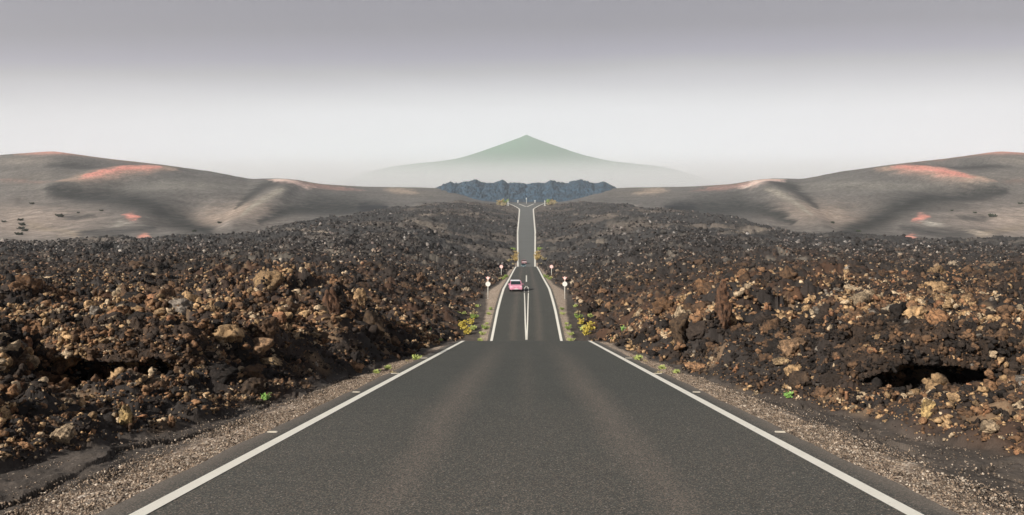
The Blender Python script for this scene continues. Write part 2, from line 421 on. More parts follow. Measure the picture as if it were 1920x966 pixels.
# cracked edge of the dark bank
bank = (axx > Wr(Y) + .30) * (lava < .5) * (hill < .5) * (Y < 320)
cw = np.abs(vnoise(X / .9 + .3 * vnoise(X * 3, Y * 3, 8), Y / 2.2, 90) - .5)
crk = (cw < .018) & (axx > Wr(Y) + 1.25) & (lava < .3) & (Y < 40)
zz = zz - crk * .06
for q_, (x0_, amp_, dp_) in enumerate(((4.95, .5, .075), (5.45, .6, .055), (4.45, .35, .03))):
    xc_ = x0_ - .028 * (Y - 8) + amp_ * (fbm(Y * .45 + 31 * q_ + 5 * (X > 0), Y * 0 + q_, 4, 400 + q_) - .5) * 2
    on_ = sst(.40, .55, fbm(Y * .55, Y * 0 + 7 * q_ + 3 * (X > 0), 2, 410 + q_)) * (Y < 32) * (lava < .3)
    zz = zz - (np.abs(axx - xc_ - .02) < .035) * dp_ * 1.3 * on_ - sst(xc_ + .02, xc_ - .02, axx) * sst(xc_ - 1.0, xc_ - .1, axx) * dp_ * on_
zz = zz + bank * (fbm(X / .25, Y / .25, 4, 91) - .5) * .09 * (Y < 60) * sst(.5, 1.3, axx - Wr(Y))
zz = zz + bank * (fbm(X / .9, Y / 1.6, 3, 93) - .5) * .22 * (Y < 60) * sst(.9, 1.8, axx - Wr(Y))
# mineral colours, and slope shading painted on the cones
def mixc(c, col, m): return c * (1 - m[:, None]) + np.array(col)[None, :] * m[:, None]
n_a = fbm(X / 14, Y / 14, 4, 70); n_b = fbm(X / 1.3, Y / 1.3, 3, 71); n_c = fbm(X / 60, Y / 60, 3, 72)
col = np.zeros((len(X), 3)) + np.array([.034, .028, .025])
rust = sst(.42, .65, n_a) * sst(.35, .7, n_b)
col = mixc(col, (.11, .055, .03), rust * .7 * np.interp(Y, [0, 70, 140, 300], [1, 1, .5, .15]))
w_, c_, _2 = worley(X / .9, Y / .9, 73)
tan = (c_ > .80) * sst(.6, .2, w_)
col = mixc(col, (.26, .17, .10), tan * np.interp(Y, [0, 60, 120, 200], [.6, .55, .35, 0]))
w_, c_, _2 = worley(X / 3.2, Y / 4.5, 74)
tanf = (c_ > .78) * sst(.55, .2, w_) * sst(90, 180, Y)
col = mixc(col, (.21, .18, .145), tanf * .75)
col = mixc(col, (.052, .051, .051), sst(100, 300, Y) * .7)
pat = sst(.52, .64, n_c) * sst(200, 400, Y) * (hill < .5) * (lava > .5)
col = mixc(col, (.17, .14, .115), pat * .6)
# dust tracks across the field
vy = 450 - z / np.maximum(Y, 1) * F
for (a0, v0, a1, v1, w0) in ((155, 428, 225, 418, 5), (362, 442, 440, 437, 2.0), (372, 441, 450, 436, 1.5), (90, 404, 200, 407, 1.4), (420, 470, 330, 480, 1.5), (150, 455, 60, 470, 1.4)):
    col = mixc(col, (.24, .20, .16), np.exp(-(poly_d(a, vy, [(a0, v0), (a1, v1)]) / w0) ** 2) * .85 * (Y > 200) * (hill < .5))
# bank and shoulder
bcol = np.zeros((len(X), 3)) + np.array([.078, .064, .054]) * (.4 + 1.2 * fbm(X / .35, Y / .6, 4, 97))[:, None]
lm = lava[:, None]
iss = (hill < .5)[:, None]
col = np.where(iss, bcol * (1 - lm) + col * lm, col)
gv = (axx - Wr(Y) - .33)
gw = np.interp(Y, [0, 10, 20, 30, 42, 75, 90, 110, 130], [1.15, 1.0, .75, .55, .5, .9, 1.0, 2.0, .9])
grav = sst(-.05, .15, gv) * (1 - sst(.75, 1.15, (gv + .35 * (fbm(X / .8, Y / .8, 3, 75) - .5)) / gw)) * (Y < 320) * (1 - lava)
col = mixc(col, (.17, .13, .10), grav * .8)
# ash cones: mottled ash, with part of the slope shading painted into its colour
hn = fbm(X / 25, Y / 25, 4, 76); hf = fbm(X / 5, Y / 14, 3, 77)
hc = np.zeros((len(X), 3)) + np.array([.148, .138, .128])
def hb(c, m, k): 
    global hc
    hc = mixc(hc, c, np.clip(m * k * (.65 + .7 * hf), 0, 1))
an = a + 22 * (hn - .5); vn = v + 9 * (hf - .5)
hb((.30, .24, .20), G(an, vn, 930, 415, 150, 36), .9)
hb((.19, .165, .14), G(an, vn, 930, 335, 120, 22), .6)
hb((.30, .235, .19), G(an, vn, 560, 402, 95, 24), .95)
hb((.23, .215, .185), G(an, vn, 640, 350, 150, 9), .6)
hb((.035, .038, .036), poly_w(an, vn, [(900, 357, 5), (840, 364, 13), (760, 372, 22), (700, 388, 20), (650, 408, 24), (600, 432, 14)]), .85)  # dark bands from here: shaded slopes painted in over the ash
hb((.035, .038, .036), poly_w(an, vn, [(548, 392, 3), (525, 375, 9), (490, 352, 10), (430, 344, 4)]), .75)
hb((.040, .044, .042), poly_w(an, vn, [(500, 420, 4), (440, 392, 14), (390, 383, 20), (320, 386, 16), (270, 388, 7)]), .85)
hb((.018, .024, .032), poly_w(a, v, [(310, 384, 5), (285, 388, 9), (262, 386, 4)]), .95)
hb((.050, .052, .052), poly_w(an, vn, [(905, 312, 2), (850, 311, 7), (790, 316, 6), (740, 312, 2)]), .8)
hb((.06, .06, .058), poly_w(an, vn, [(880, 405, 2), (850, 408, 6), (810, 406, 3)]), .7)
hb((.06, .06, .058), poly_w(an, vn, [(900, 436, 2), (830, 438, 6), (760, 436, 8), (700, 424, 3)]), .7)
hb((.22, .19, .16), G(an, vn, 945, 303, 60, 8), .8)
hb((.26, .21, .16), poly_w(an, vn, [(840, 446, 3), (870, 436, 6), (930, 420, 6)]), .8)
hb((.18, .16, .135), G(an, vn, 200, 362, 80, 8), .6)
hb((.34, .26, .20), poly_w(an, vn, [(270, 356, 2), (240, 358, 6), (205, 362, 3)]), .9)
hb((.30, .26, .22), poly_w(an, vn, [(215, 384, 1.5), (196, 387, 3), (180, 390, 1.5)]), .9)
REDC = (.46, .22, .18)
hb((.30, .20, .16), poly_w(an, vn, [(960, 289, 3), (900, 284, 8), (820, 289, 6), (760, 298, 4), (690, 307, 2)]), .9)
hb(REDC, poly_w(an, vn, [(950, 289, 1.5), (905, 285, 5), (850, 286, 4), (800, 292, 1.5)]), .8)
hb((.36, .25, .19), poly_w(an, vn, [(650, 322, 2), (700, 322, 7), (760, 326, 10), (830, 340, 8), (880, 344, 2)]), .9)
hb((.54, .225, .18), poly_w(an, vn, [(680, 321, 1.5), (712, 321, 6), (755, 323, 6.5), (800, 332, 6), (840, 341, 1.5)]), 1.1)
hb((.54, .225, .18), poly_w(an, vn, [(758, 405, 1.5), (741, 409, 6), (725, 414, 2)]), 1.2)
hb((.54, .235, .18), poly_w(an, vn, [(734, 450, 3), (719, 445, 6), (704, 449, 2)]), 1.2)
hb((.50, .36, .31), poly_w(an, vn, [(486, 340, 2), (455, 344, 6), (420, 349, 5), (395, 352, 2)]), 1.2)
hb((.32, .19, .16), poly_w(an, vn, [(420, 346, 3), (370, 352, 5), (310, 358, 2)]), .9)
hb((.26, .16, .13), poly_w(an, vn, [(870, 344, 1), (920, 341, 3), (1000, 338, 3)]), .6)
hb((.30, .27, .22), poly_w(a, v, [(447, 362, 2), (466, 369, 6), (500, 388, 6), (535, 412, 3)]), .8)  # paler streak along the spur: its sunlit crest painted in
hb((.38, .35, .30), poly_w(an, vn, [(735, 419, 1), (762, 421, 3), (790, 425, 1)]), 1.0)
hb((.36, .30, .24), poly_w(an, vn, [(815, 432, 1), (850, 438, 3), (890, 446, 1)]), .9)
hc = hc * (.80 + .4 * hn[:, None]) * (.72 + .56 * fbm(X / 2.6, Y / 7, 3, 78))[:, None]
lum = hc.mean(1, keepdims=True); hc = hc * (lum / .15) ** .45  # pushes the painted light and dark of the slopes further apart
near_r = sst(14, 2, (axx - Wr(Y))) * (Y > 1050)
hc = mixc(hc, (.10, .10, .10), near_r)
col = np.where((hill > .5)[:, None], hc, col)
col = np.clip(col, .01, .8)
nr, nc = len(rows), len(tt)
idx = np.arange(nr * nc).reshape(nr, nc)
faces = np.stack([idx[:-1, :-1], idx[:-1, 1:], idx[1:, 1:], idx[1:, :-1]], -1).reshape(-1, 4)
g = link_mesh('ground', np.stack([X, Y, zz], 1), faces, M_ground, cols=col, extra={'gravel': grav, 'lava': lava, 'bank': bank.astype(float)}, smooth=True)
tag(g, kind='structure')
del D, T, faces, idx
# wide plain under and beyond everything
pl = link_mesh('plain', [(-11800, -300, -14), (11800, -300, -14), (11800, 14300, -14), (-11800, 14300, -14)], [[0, 1, 2, 3]],
               simple('dark_plain', (.09, .085, .08), .95, var=.3, sc=.01)); tag(pl, kind='structure')

# ------------------------------------------------------------------ road
dd = np.concatenate([np.arange(-6, 0, 1.0), np.arange(0, 130, .25), np.arange(130, 320, 1.0), np.arange(320, 1200, 4.0), [1200, 1206]])
us = np.linspace(-1, 1, 17)
def strip(x0, x1, lift, name, mat, ds=dd, n=2):
    vs = []; 
    for t in np.linspace(0, 1, n):
        xx = x0(ds) * (1 - t) + x1(ds) * t
        vs.append(np.stack([xx, ds, Zr(ds) + lift], 1))
    vs = np.stack(vs, 1); k = np.arange(len(ds) * n).reshape(len(ds), n)
    f = np.stack([k[:-1, :-1], k[:-1, 1:], k[1:, 1:], k[1:, :-1]], -1).reshape(-1, 4)
    return link_mesh(name, vs.reshape(-1, 3), f, mat)
def wobble(d, s): return .02 * np.sin(d * 1.3 + s) + .015 * np.sin(d * 3.1 + 2 * s)
rd = strip(lambda d: -(Wr(d) + .42 + wobble(d, 1)), lambda d: Wr(d) + .42 + wobble(d, 4), 0.0, 'road', M_asph, n=9); tag(rd, kind='structure')
def LW(d): return np.interp(d, [0, 42, 75, 110, 250, 306, 594, 1077], [.15, .185, .26, .33, .45, .62, 1.1, 1.7]) / 2
for sgn in (-1, 1):
    for (d0, d1) in ((-4, 41.8), (70, 251), (285, 1200)):
        ds = dd[(dd >= d0) & (dd <= d1)]
        l = strip(lambda d: sgn * (Wr(d) - LW(d)), lambda d: sgn * (Wr(d) + LW(d)), .006, 'edge_line', M_paint, ds); tag(l, kind='structure')
        l.data.polygons.foreach_set('use_smooth', [False] * len(l.data.polygons))
# centre markings of the second stretch: two lines that close on each other
ds = np.arange(75, 126, .5)
def cx(d): return np.interp(d, [75, 84, 95, 107, 114, 119, 122], [.03, .13, .20, .28, .33, .22, .06])
def cw_(d): return np.interp(d, [75, 95, 125], [.075, .07, .06])
for sgn in (-1, 1):
    for (d0, d1) in ((75, 108.5), (110, 122.5)):
        q = ds[(ds >= d0) & (ds <= d1)]
        l = strip(lambda d: sgn * cx(d) - cw_(d), lambda d: sgn * cx(d) + cw_(d), .006, 'centre_line', M_paint, q); tag(l, kind='structure')
q = np.arange(138, 172, 1.0); l = strip(lambda d: d * 0 - .12, lambda d: d * 0 + .12, .006, 'centre_line', M_paint, q); tag(l, kind='structure')
# chevron at the far junction
for sgn in (-1, 1):
    q = np.arange(1140, 1196, 4.0)
    l = strip(lambda d: sgn * ((d - 1140) * .21 - .0), lambda d: sgn * ((d - 1140) * .21 + 1.9), .02, 'chevron_line', M_paint, q); tag(l, kind='structure')

# ------------------------------------------------------------------ loose lava: clinker of all sizes (nobody could count it)
def ico(sub):
    bm = bmesh.new(); bmesh.ops.create_icosphere(bm, subdivisions=sub, radius=1)
    v = np.array([q.co[:] for q in bm.verts]); f = np.array([[q.index for q in p.verts] for p in bm.faces]); bm.free(); return v, f
def rockshape(sub, seed, planes=7, rough=.25):
    r = np.random.default_rng(seed); v, f = ico(sub)
    ph = r.uniform(0, 6, 9); k = 1 + rough * (np.sin(v[:, 0] * 2.6 + ph[0]) * np.sin(v[:, 1] * 2.9 + ph[1]) + .6 * np.sin(v[:, 2] * 4.3 + ph[2] + v[:, 0] * 2) + .35 * np.sin(v[:, 1] * 7 + ph[3] + v[:, 2] * 5))
    v = v * k[:, None]
    for _ in range(planes):
        n = r.normal(size=3); n /= np.linalg.norm(n); c = r.uniform(.45, .85)
        dt = v @ n; v = v - np.outer(np.maximum(dt - c, 0), n)
    q = np.sin(v[:, 0] * 9 + ph[4]) * np.sin(v[:, 1] * 8 + ph[5]) * np.sin(v[:, 2] * 9 + ph[6])
    if sub >= 2: v *= (1 - .28 * np.clip(q + .15, 0, 1) ** .7)[:, None]
    v += r.normal(size=v.shape) * {1: .16, 2: .11, 3: .055, 4: .022}[sub]
    return v, f
def clinker(sub, seed, rough=.25):
    """several broken lobes grown together, with crevices between them"""
    r = np.random.default_rng(seed); V, Fc, o_ = [], [], 0; nl = {1: 1, 2: 4, 3: 5}[sub]
    if nl == 1: return rockshape(1, seed, rough=rough)
    for i in range(nl):
        v, f = rockshape(sub - 1, seed * 13 + i, planes=5, rough=rough)
        k = 1.0 * r.uniform(.5, .85) * (1.05 if i == 0 else .8); c = r.normal(size=3) * (.0 if i == 0 else .48) * np.array([1, 1, .7])
        v = v * k * np.array([r.uniform(.75, 1.2), r.uniform(.75, 1.2), r.uniform(.7, 1.1)]) + c
        V.append(v); Fc.append(f + o_); o_ += len(v)
    return np.concatenate(V), np.concatenate(Fc)
def crag(seed):
    r = np.random.default_rng(seed); v, f = ico(4); o1 = r.uniform(0, 50, 3)
    def n3(q, k): return (vnoise(q[:, 0] * k + o1[0], q[:, 1] * k + o1[1], seed) + vnoise(q[:, 1] * k + o1[1], q[:, 2] * k + o1[2], seed + 1) + vnoise(q[:, 2] * k + o1[2], q[:, 0] * k + o1[0], seed + 2)) / 3 - .5
    h = 1 + 1.5 * n3(v, 1.6) + 1.0 * n3(v, 3.6) - .9 * np.abs(n3(v, 7.0)) + .35 * n3(v, 15)
    v = v * h[:, None]
    for _ in range(4):
        n = r.normal(size=3); n /= np.linalg.norm(n); c = r.uniform(.55, .9); v = v - np.outer(np.maximum(v @ n - c, 0) * .85, n)
    return v + r.normal(size=v.shape) * .018, f
def rots(n):
    q = rng.normal(size=(n, 4)); q /= np.linalg.norm(q, axis=1)[:, None]; w, x, y, z = q.T
    return np.stack([1-2*(y*y+z*z), 2*(x*y-z*w), 2*(x*z+y*w), 2*(x*y+z*w), 1-2*(x*x+z*z), 2*(y*z-x*w), 2*(x*z-y*w), 2*(y*z+x*w), 1-2*(x*x+y*y)], 1).reshape(n, 3, 3)
PAL = np.array([[.62, .40, .21], [.72, .54, .35], [.38, .21, .11], [.18, .105, .06], [.052, .038, .030], [.024, .020, .018], [.42, .21, .11], [.30, .255, .21]])
def tints(n, d, x=None, y=None):
    """colour of each lump: warm patches, dark patches, greyer far out"""
    x = rng.random(n) * 50 if x is None else x; y = d
    warm = sst(.40, .58, fbm(x / 4.5, y / 6.5, 3, 95)) * np.interp(y, [0, 14, 24, 48, 60, 90, 130], [.65, .85, 1, .95, .50, .42, .22])
    wt_ = rng.random(n); c = np.zeros((n, 3))
    pw_ = np.array([.22, .12, .26, .20, .10, .05, .04, .01]); pd_ = np.array([.025, .02, .07, .24, .34, .28, .01, .015])
    kw = rng.choice(8, n, p=pw_ / pw_.sum()); kd = rng.choice(8, n, p=pd_ / pd_.sum())
    c = np.where((wt_ < warm)[:, None], PAL[kw], PAL[kd]) * rng.uniform(.6, 1.15, (n, 1))
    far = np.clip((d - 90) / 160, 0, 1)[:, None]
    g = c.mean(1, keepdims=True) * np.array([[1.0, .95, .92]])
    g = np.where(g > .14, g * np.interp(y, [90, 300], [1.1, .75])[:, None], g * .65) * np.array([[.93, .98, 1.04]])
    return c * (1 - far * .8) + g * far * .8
def scatter(name, pos, size, sub, nvar, flat=.75, sink=.25, cols=None, mat=None, rough=.25):
    V, Fc, K = [], [], []; off = 0; n = len(pos); var = rng.integers(0, nvar, n); rt = rots(n)
    sc = size[:, None] * np.stack([rng.uniform(.7, 1.25, n), rng.uniform(.7, 1.25, n), rng.uniform(.6, 1.15, n)], 1)
    for k in range(nvar):
        i = np.where(var == k)[0]
        if not len(i): continue
        bv, bf = crag(500 + k) if sub == 4 else clinker(sub, 100 + k * 7 + sub, rough=rough)
        p = np.einsum('nij,vj->nvi', rt[i], bv) * sc[i][:, None, :]
        p = p + pos[i][:, None, :]; p[:, :, 2] += (size[i] * (.5 - sink))[:, None]
        V.append(p.reshape(-1, 3)); nv = len(bv)
        Fc.append((bf[None] + (np.arange(len(i)) * nv)[:, None, None] + off).reshape(-1, 3)); off += nv * len(i)
        K.append(np.repeat(cols[i], nv, 0))
    return link_mesh(name, np.concatenate(V), np.concatenate(Fc), mat or M_rock, cols=np.concatenate(K))
def candidates(n, d0, d1, tmax=.78, pw=1.0):
    u = rng.random(n); d = (d0 ** pw + u * (d1 ** pw - d0 ** pw)) ** (1 / pw)
    t = rng.uniform(-tmax, tmax, n); return t * d, d
def place(n, d0, d1, thr=0.5, pw=1.0, dens=None):
    x, y = candidates(n, d0, d1, pw=pw); z, lv, hl, a, v, s = land(x, y)
    keep = (lv > thr) & (s > .05)
    if dens is not None: keep &= rng.random(n) < dens(x, y, s)
    x, y, s = x[keep], y[keep], s[keep]
    return np.stack([x, y, ground(x, y)], 1), s
hole = lambda x, y: 1 - .98 * np.exp(-(((np.abs(x) - 9.15) / 1.25) ** 4) - ((y - 16.5) / 1.2) ** 4)
cl = lambda x, y, s: np.clip((fbm(x / 2.4, y / 2.4, 3, 80) - .30) * 3.2, .22, 1) * hole(x, y)
objs = []
def sizes(n, lo, hi, p=2.6):
    u = rng.random(n); return (lo ** (1 - p) + u * (hi ** (1 - p) - lo ** (1 - p))) ** (1 / (1 - p))
def lumps(P, sz, hi_cut, subs, nv=14):
    big = sz > hi_cut
    for m_, sb in ((big, subs[0]), (~big, subs[1])):
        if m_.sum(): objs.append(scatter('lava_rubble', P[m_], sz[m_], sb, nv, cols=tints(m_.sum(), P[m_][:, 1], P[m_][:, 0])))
P, s_ = place(105000, 7.5, 26, pw=1.8, dens=lambda x, y, s: np.clip(cl(x, y, s) + .3, 0, 1) * hole(x, y)); sz = sizes(len(P), .022, .20, 2.4)
sz *= np.clip(.45 + s_ * .22, .5, 1.25)
m_ = sz < .033
objs.append(scatter('lava_rubble', P[m_], sz[m_], 1, 12, cols=tints(m_.sum(), P[m_][:, 1], P[m_][:, 0])))
lumps(P[~m_], sz[~m_], .10, (3, 2))
P, s_ = place(130000, 26, 75, pw=1.7, dens=cl); sz = sizes(len(P), .05, .32, 2.4)
lumps(P, sz, .15, (2, 1))
P, s_ = place(170000, 75, 300, pw=1.35, dens=cl); sz = sizes(len(P), .09, .50, 2.6) * np.interp(P[:, 1], [75, 150, 300], [.95, 1.2, 2.0])
lumps(P, sz, 9, (1, 1))
P, s_ = place(90000, 300, 1150, pw=1.25, dens=lambda x, y, s: np.clip((fbm(x / 30, y / 30, 3, 81) - .36) * 4, .06, 1)); sz = sizes(len(P), .4, 1.5, 2.7)
lumps(P, sz, 9, (1, 1))
def crust(U, V_, side, seed):
    px = side * 9.1 + U * 2.15; py = 17.55 + V_ * 1.25 - .30 * (1 - U ** 2)
    sh = px.shape; x, y = px.ravel(), py.ravel()
    l = (fbm(x * 2.2, y * 2.2, 4, seed).reshape(sh) - .5); c_, k_, _x = worley(x / .34, y / .34, seed + 5); c2, k2, _x = worley(x / .15, y / .15, seed + 6)
    b = -2.66 + l * .22 + .34 * (fbm(x * .9, y * .9, 3, seed + 9).reshape(sh) - .5) - .6 * np.abs(U) ** 3 - .35 * np.clip(V_, 0, 1)
    t = -2.36 + .18 * (1 - U ** 2) - .45 * np.abs(U) ** 3 + l * .5 + ((1 - c_) * k_ * .3 + (1 - c2) * k2 * .12).reshape(sh)
    if side < 0: b = b + .13; t = t + .13
    fade = (1 - U ** 6) * (1 - np.abs(V_) ** 8)
    return px, py, np.maximum(b + .02, b + (t - b) * np.maximum(fade, 0) ** .8), b
# dark hollows: a thick crust of lava that overhangs a pit, one on each side
def overhang(side, lab, seed):
    n_, m_ = 110, 80
    U, V_ = np.meshgrid(np.linspace(-1, 1, n_), np.linspace(-1, 1, m_), indexing='ij')
    px, py, topz, botz = crust(U, V_, side, seed)
    N_ = n_ * m_; k = np.arange(N_).reshape(n_, m_)
    q = np.stack([k[:-1, :-1], k[1:, :-1], k[1:, 1:], k[:-1, 1:]], -1).reshape(-1, 4); q2 = q[:, ::-1] + N_
    e = np.concatenate([k[:, 0], k[-1, 1:], k[::-1, -1][1:], k[0, ::-1][1:-1]]); e2 = np.roll(e, -1)
    sk = np.stack([e2, e, e + N_, e2 + N_], 1)
    vv = np.concatenate([np.stack([px.ravel(), py.ravel(), topz.ravel()], 1), np.stack([px.ravel(), py.ravel(), botz.ravel()], 1)])
    vv += np.random.default_rng(seed).normal(size=vv.shape) * .018
    cc_ = np.array([.060, .040, .028])[None] * (.4 + 1.3 * vnoise(vv[:, 0] * 4, vv[:, 1] * 4 + vv[:, 2] * 3, seed))[:, None]
    o = link_mesh('lava_overhang', vv, np.concatenate([q, q2, sk]), M_rock, cols=cc_); tag(o, lab, 'overhang', 'lava crusts that roof the dark hollows')
overhang(-1, 'brown lava crust roofing the black hollow, left of the road', 301)
overhang(1, 'brown lava crust roofing the black hollow, right of the road', 311)

for side, seed in ((-1, 301), (1, 311)):
    u_, v_ = rng.uniform(-.97, .97, 1500), np.where(rng.random(1500) < .45, rng.uniform(-1, -.75, 1500), rng.uniform(-.97, .97, 1500))
    q_ = rng.uniform(0, 2 * pi, 260); ex = side * 9.1 + np.cos(q_) * rng.uniform(1.1, 1.9, 260); ey = 16.0 + np.sin(q_) * rng.uniform(.5, 1.3, 260)
    lumps(np.stack([ex, ey, ground(ex, ey)], 1), sizes(260, .06, .26, 2.0), .09, (3, 2))
    qx, qy, qt, qb = crust(u_, v_, side, seed); lumps(np.stack([qx, qy, qt - .02], 1), sizes(1500, .025, .17, 2.3), .09, (3, 2))
P, s_ = place(900, 9, 34, pw=1.6, dens=lambda x, y, s: np.clip(cl(x, y, s) * sst(.2, 1.2, s), 0, 1) * ~((np.abs(np.abs(x) / y * 16 - 9.1) < 2.2) & (y > 9) & (y < 17.6))); sz = sizes(len(P), .16, .42, 2.2)
objs.append(scatter('lava_rubble', P, sz, 4, 9, sink=.35, cols=tints(len(P), P[:, 1], P[:, 0])))
P, s_ = place(1500, 34, 130, pw=1.3, dens=lambda x, y, s: np.clip(cl(x, y, s) * sst(.5, 3, s), 0, 1)); sz = sizes(len(P), .3, .95, 2.4)
objs.append(scatter('lava_rubble', P, sz, 4, 9, sink=.4, cols=tints(len(P), P[:, 1], P[:, 0]) * .7))
# one object
for o in objs: o.select_set(True)
bpy.context.view_layer.objects.active = objs[0]; bpy.ops.object.join(); tag(objs[0], kind='stuff', label='loose brown and black lava rubble covering the field', cat='rubble')
bpy.ops.object.select_all(action='DESELECT')
# gravel along the shoulders
n = 90000; y = (6 ** 1.0 + rng.random(n) * 24); sg = rng.choice([-1, 1], n)
gw_ = np.interp(y, [0, 10, 20, 30], [1.15, 1.0, .75, .55])
off = rng.beta(1.3, 1.6, n) * (gw_ + .35) + .05; off = np.where(rng.random(n) < .16, rng.uniform(.1, 3.0, n), off); xx = sg * (3.5 + .25 + off)
z_, lv, hl, a_, v_, s_ = land(xx, y); P = np.stack([xx, y, z_], 1)
sz = sizes(n, .005, .022, 3.0)
kk = rng.choice(4, n, p=[.4, .3, .2, .1]); gc = np.array([[.50, .38, .28], [.34, .25, .18], [.74, .62, .50], [.09, .07, .06]])[kk] * rng.uniform(.7, 1.2, (n, 1))
go = scatter('gravel', P, sz, 1, 6, cols=gc, sink=.1); tag(go, kind='stuff', label='fine tan gravel scattered along the shoulders', cat='gravel')

# ------------------------------------------------------------------ single boulders that stand out
def boulder(xi, yi, size, tint, label, shape=(1, 1, 1), seed=1, d=None, rz=0):
    """xi, yi: where its foot stands, turned into a place on the ground"""
    t = (xi - 987) / F
    ds = np.linspace(7, 200, 6000); gz = land(ds * t, ds)[0]; yy = 450 - gz / ds * F
    k = np.argmin(np.abs(yy - yi) + 0 * ds) if d is None else np.argmin(np.abs(ds - d))
    Y0 = ds[k]; X0 = t * Y0; Z0 = float(ground(np.array([X0]), np.array([Y0]))[0])
    v, f = rockshape(4, seed, planes=9, rough=.28)
    v = v * np.array(shape) * size
    w = np.random.default_rng(seed); c = np.zeros((len(v), 3)) + np.array(tint)
    c *= (.75 + .5 * vnoise(v[:, 0] / size * 3 + seed, v[:, 1] / size * 3 + v[:, 2] / size * 3, seed))[:, None]
    o = link_mesh('lava_boulder', v, f, M_rock, cols=c); o.location = (X0, Y0, Z0 + size * shape[2] * .45); o.rotation_euler = (0, 0, rz)
    tag(o, label, 'boulder', 'lava boulders that stand out of the field'); return o
BL = [
 (237, 808, .17, (.52, .36, .16), (.85, .8, 1.15), 'pale yellow boulder at the rubble edge, nearest standing boulder', 3),
 (118, 690, .42, (.40, .22, .10), (1.3, .9, .9), 'broad orange boulder in the mid rubble, the largest orange one', 5),
 (215, 642, .46, (.38, .20, .10), (1.1, .9, 1.1), 'upright rust orange boulder behind the broad orange one', 8),
 (30, 640, .5, (.42, .26, .15), (1.8, .8, .6), 'long flat tan slab boulder by the picture margin', 9),
 (485, 700, .34, (.34, .21, .12), (1.2, .9, .9), 'brown rounded boulder between the dark hollow and the bank', 11),
 (505, 712, .26, (.46, .32, .18), (1.5, .8, .5), 'flat tan boulder below the brown rounded one', 12),
 (668, 700, .24, (.42, .24, .13), (1.5, .9, .8), 'orange boulder beside the bank, next to the dark outcrop', 13),
 (120, 838, .16, (.46, .34, .22), (1.1, .9, .9), 'pale tan boulder low in the rubble near the bottom', 14),
 (345, 700, .30, (.36, .25, .15), (1.2, .9, 1.0), 'tan capped boulder on the rim of the dark hollow', 16),
 (285, 598, .5, (.36, .30, .22), (1.6, .8, .6), 'pale grey slab boulder farther out in the field', 17),
 (730, 535, 1.2, (.045, .035, .03), (1.2, .9, 1.1), 'dark pointed boulder far out near the second road stretch', 19),
 (702, 655, .62, (.10, .065, .04), (.9, .9, 1.3), 'tall dark outcrop boulder beside the road crest', 21),
 (620, 612, .6, (.16, .085, .05), (.7, .8, 1.4), 'narrow rust spire boulder behind the dark outcrop', 22),
 (475, 745, .26, (.09, .06, .04), (1.0, .9, 1.2), 'dark boulder standing on the bank edge by a green plant', 24),
]
for (xi, yi, sz_, tn, shp, lab, sd_) in BL:
    boulder(xi, yi, sz_, tn, lab + ', left of the road', shp, sd_)
    boulder(1974 - xi, yi, sz_, tn, lab + ', right of the road', shp, sd_ + 40)

# ------------------------------------------------------------------ far blue-grey lava ridge, and the distant volcano
sa = np.array([0, 16, 34, 45, 67, 81, 96, 114, 129, 143, 161, 172, 190], float)
sy = np.array([346.5, 344, 345, 339, 345, 343.5, 338, 341, 346, 342, 350, 356, 366], float)
ry = np.linspace(0, 1, 90); rx = np.linspace(-185, 185, 520)
RY, RX = np.meshgrid(ry, rx, indexing='ij')
d0, d1 = 1330.0, 1900.0
d_ = d0 + (d1 - d0) * RY; Xr = RX / F * d_
ss_ = _sm(np.interp(np.arange(-10, 200, .5), sa, sy), 9); top = np.interp(np.abs(RX), np.arange(-10, 200, .5), ss_) + 1.0
base_y = np.interp(np.abs(RX), [0, 60, 110, 160, 190], [383, 382, 379, 372, 372])
front = np.sin(np.clip(RY / .6, 0, 1) * pi / 2) ** .8
yy = base_y + (top - base_y) * front
zr_ = (450 - yy) / F * d_; zr_ = np.where(RY > .6, zr_ - (RY - .6) ** 1.4 * 260, zr_)
w1, c1, _ = worley(Xr.ravel() / 11, d_.ravel() / 16, 201); w2, c2, _ = worley(Xr.ravel() / 4.5, d_.ravel() / 7, 202)
bump_ = ((c1 - .4) * 3.6 * (1 - w1 ** 2) + (c2 - .3) * 5.0 * (1 - w2 ** 2)).reshape(zr_.shape) * np.clip(RY * 8, 0, 1)
zr_ = zr_ + bump_
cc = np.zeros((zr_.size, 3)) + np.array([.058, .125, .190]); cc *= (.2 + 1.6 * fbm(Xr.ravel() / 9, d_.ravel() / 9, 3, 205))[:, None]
k = np.arange(zr_.size).reshape(zr_.shape)
f = np.stack([k[:-1, :-1], k[:-1, 1:], k[1:, 1:], k[1:, :-1]], -1).reshape(-1, 4)
o = link_mesh('ridge_hills', np.stack([Xr.ravel(), d_.ravel(), zr_.ravel()], 1), f, M_rock, cols=cc, smooth=True); tag(o, kind='structure')
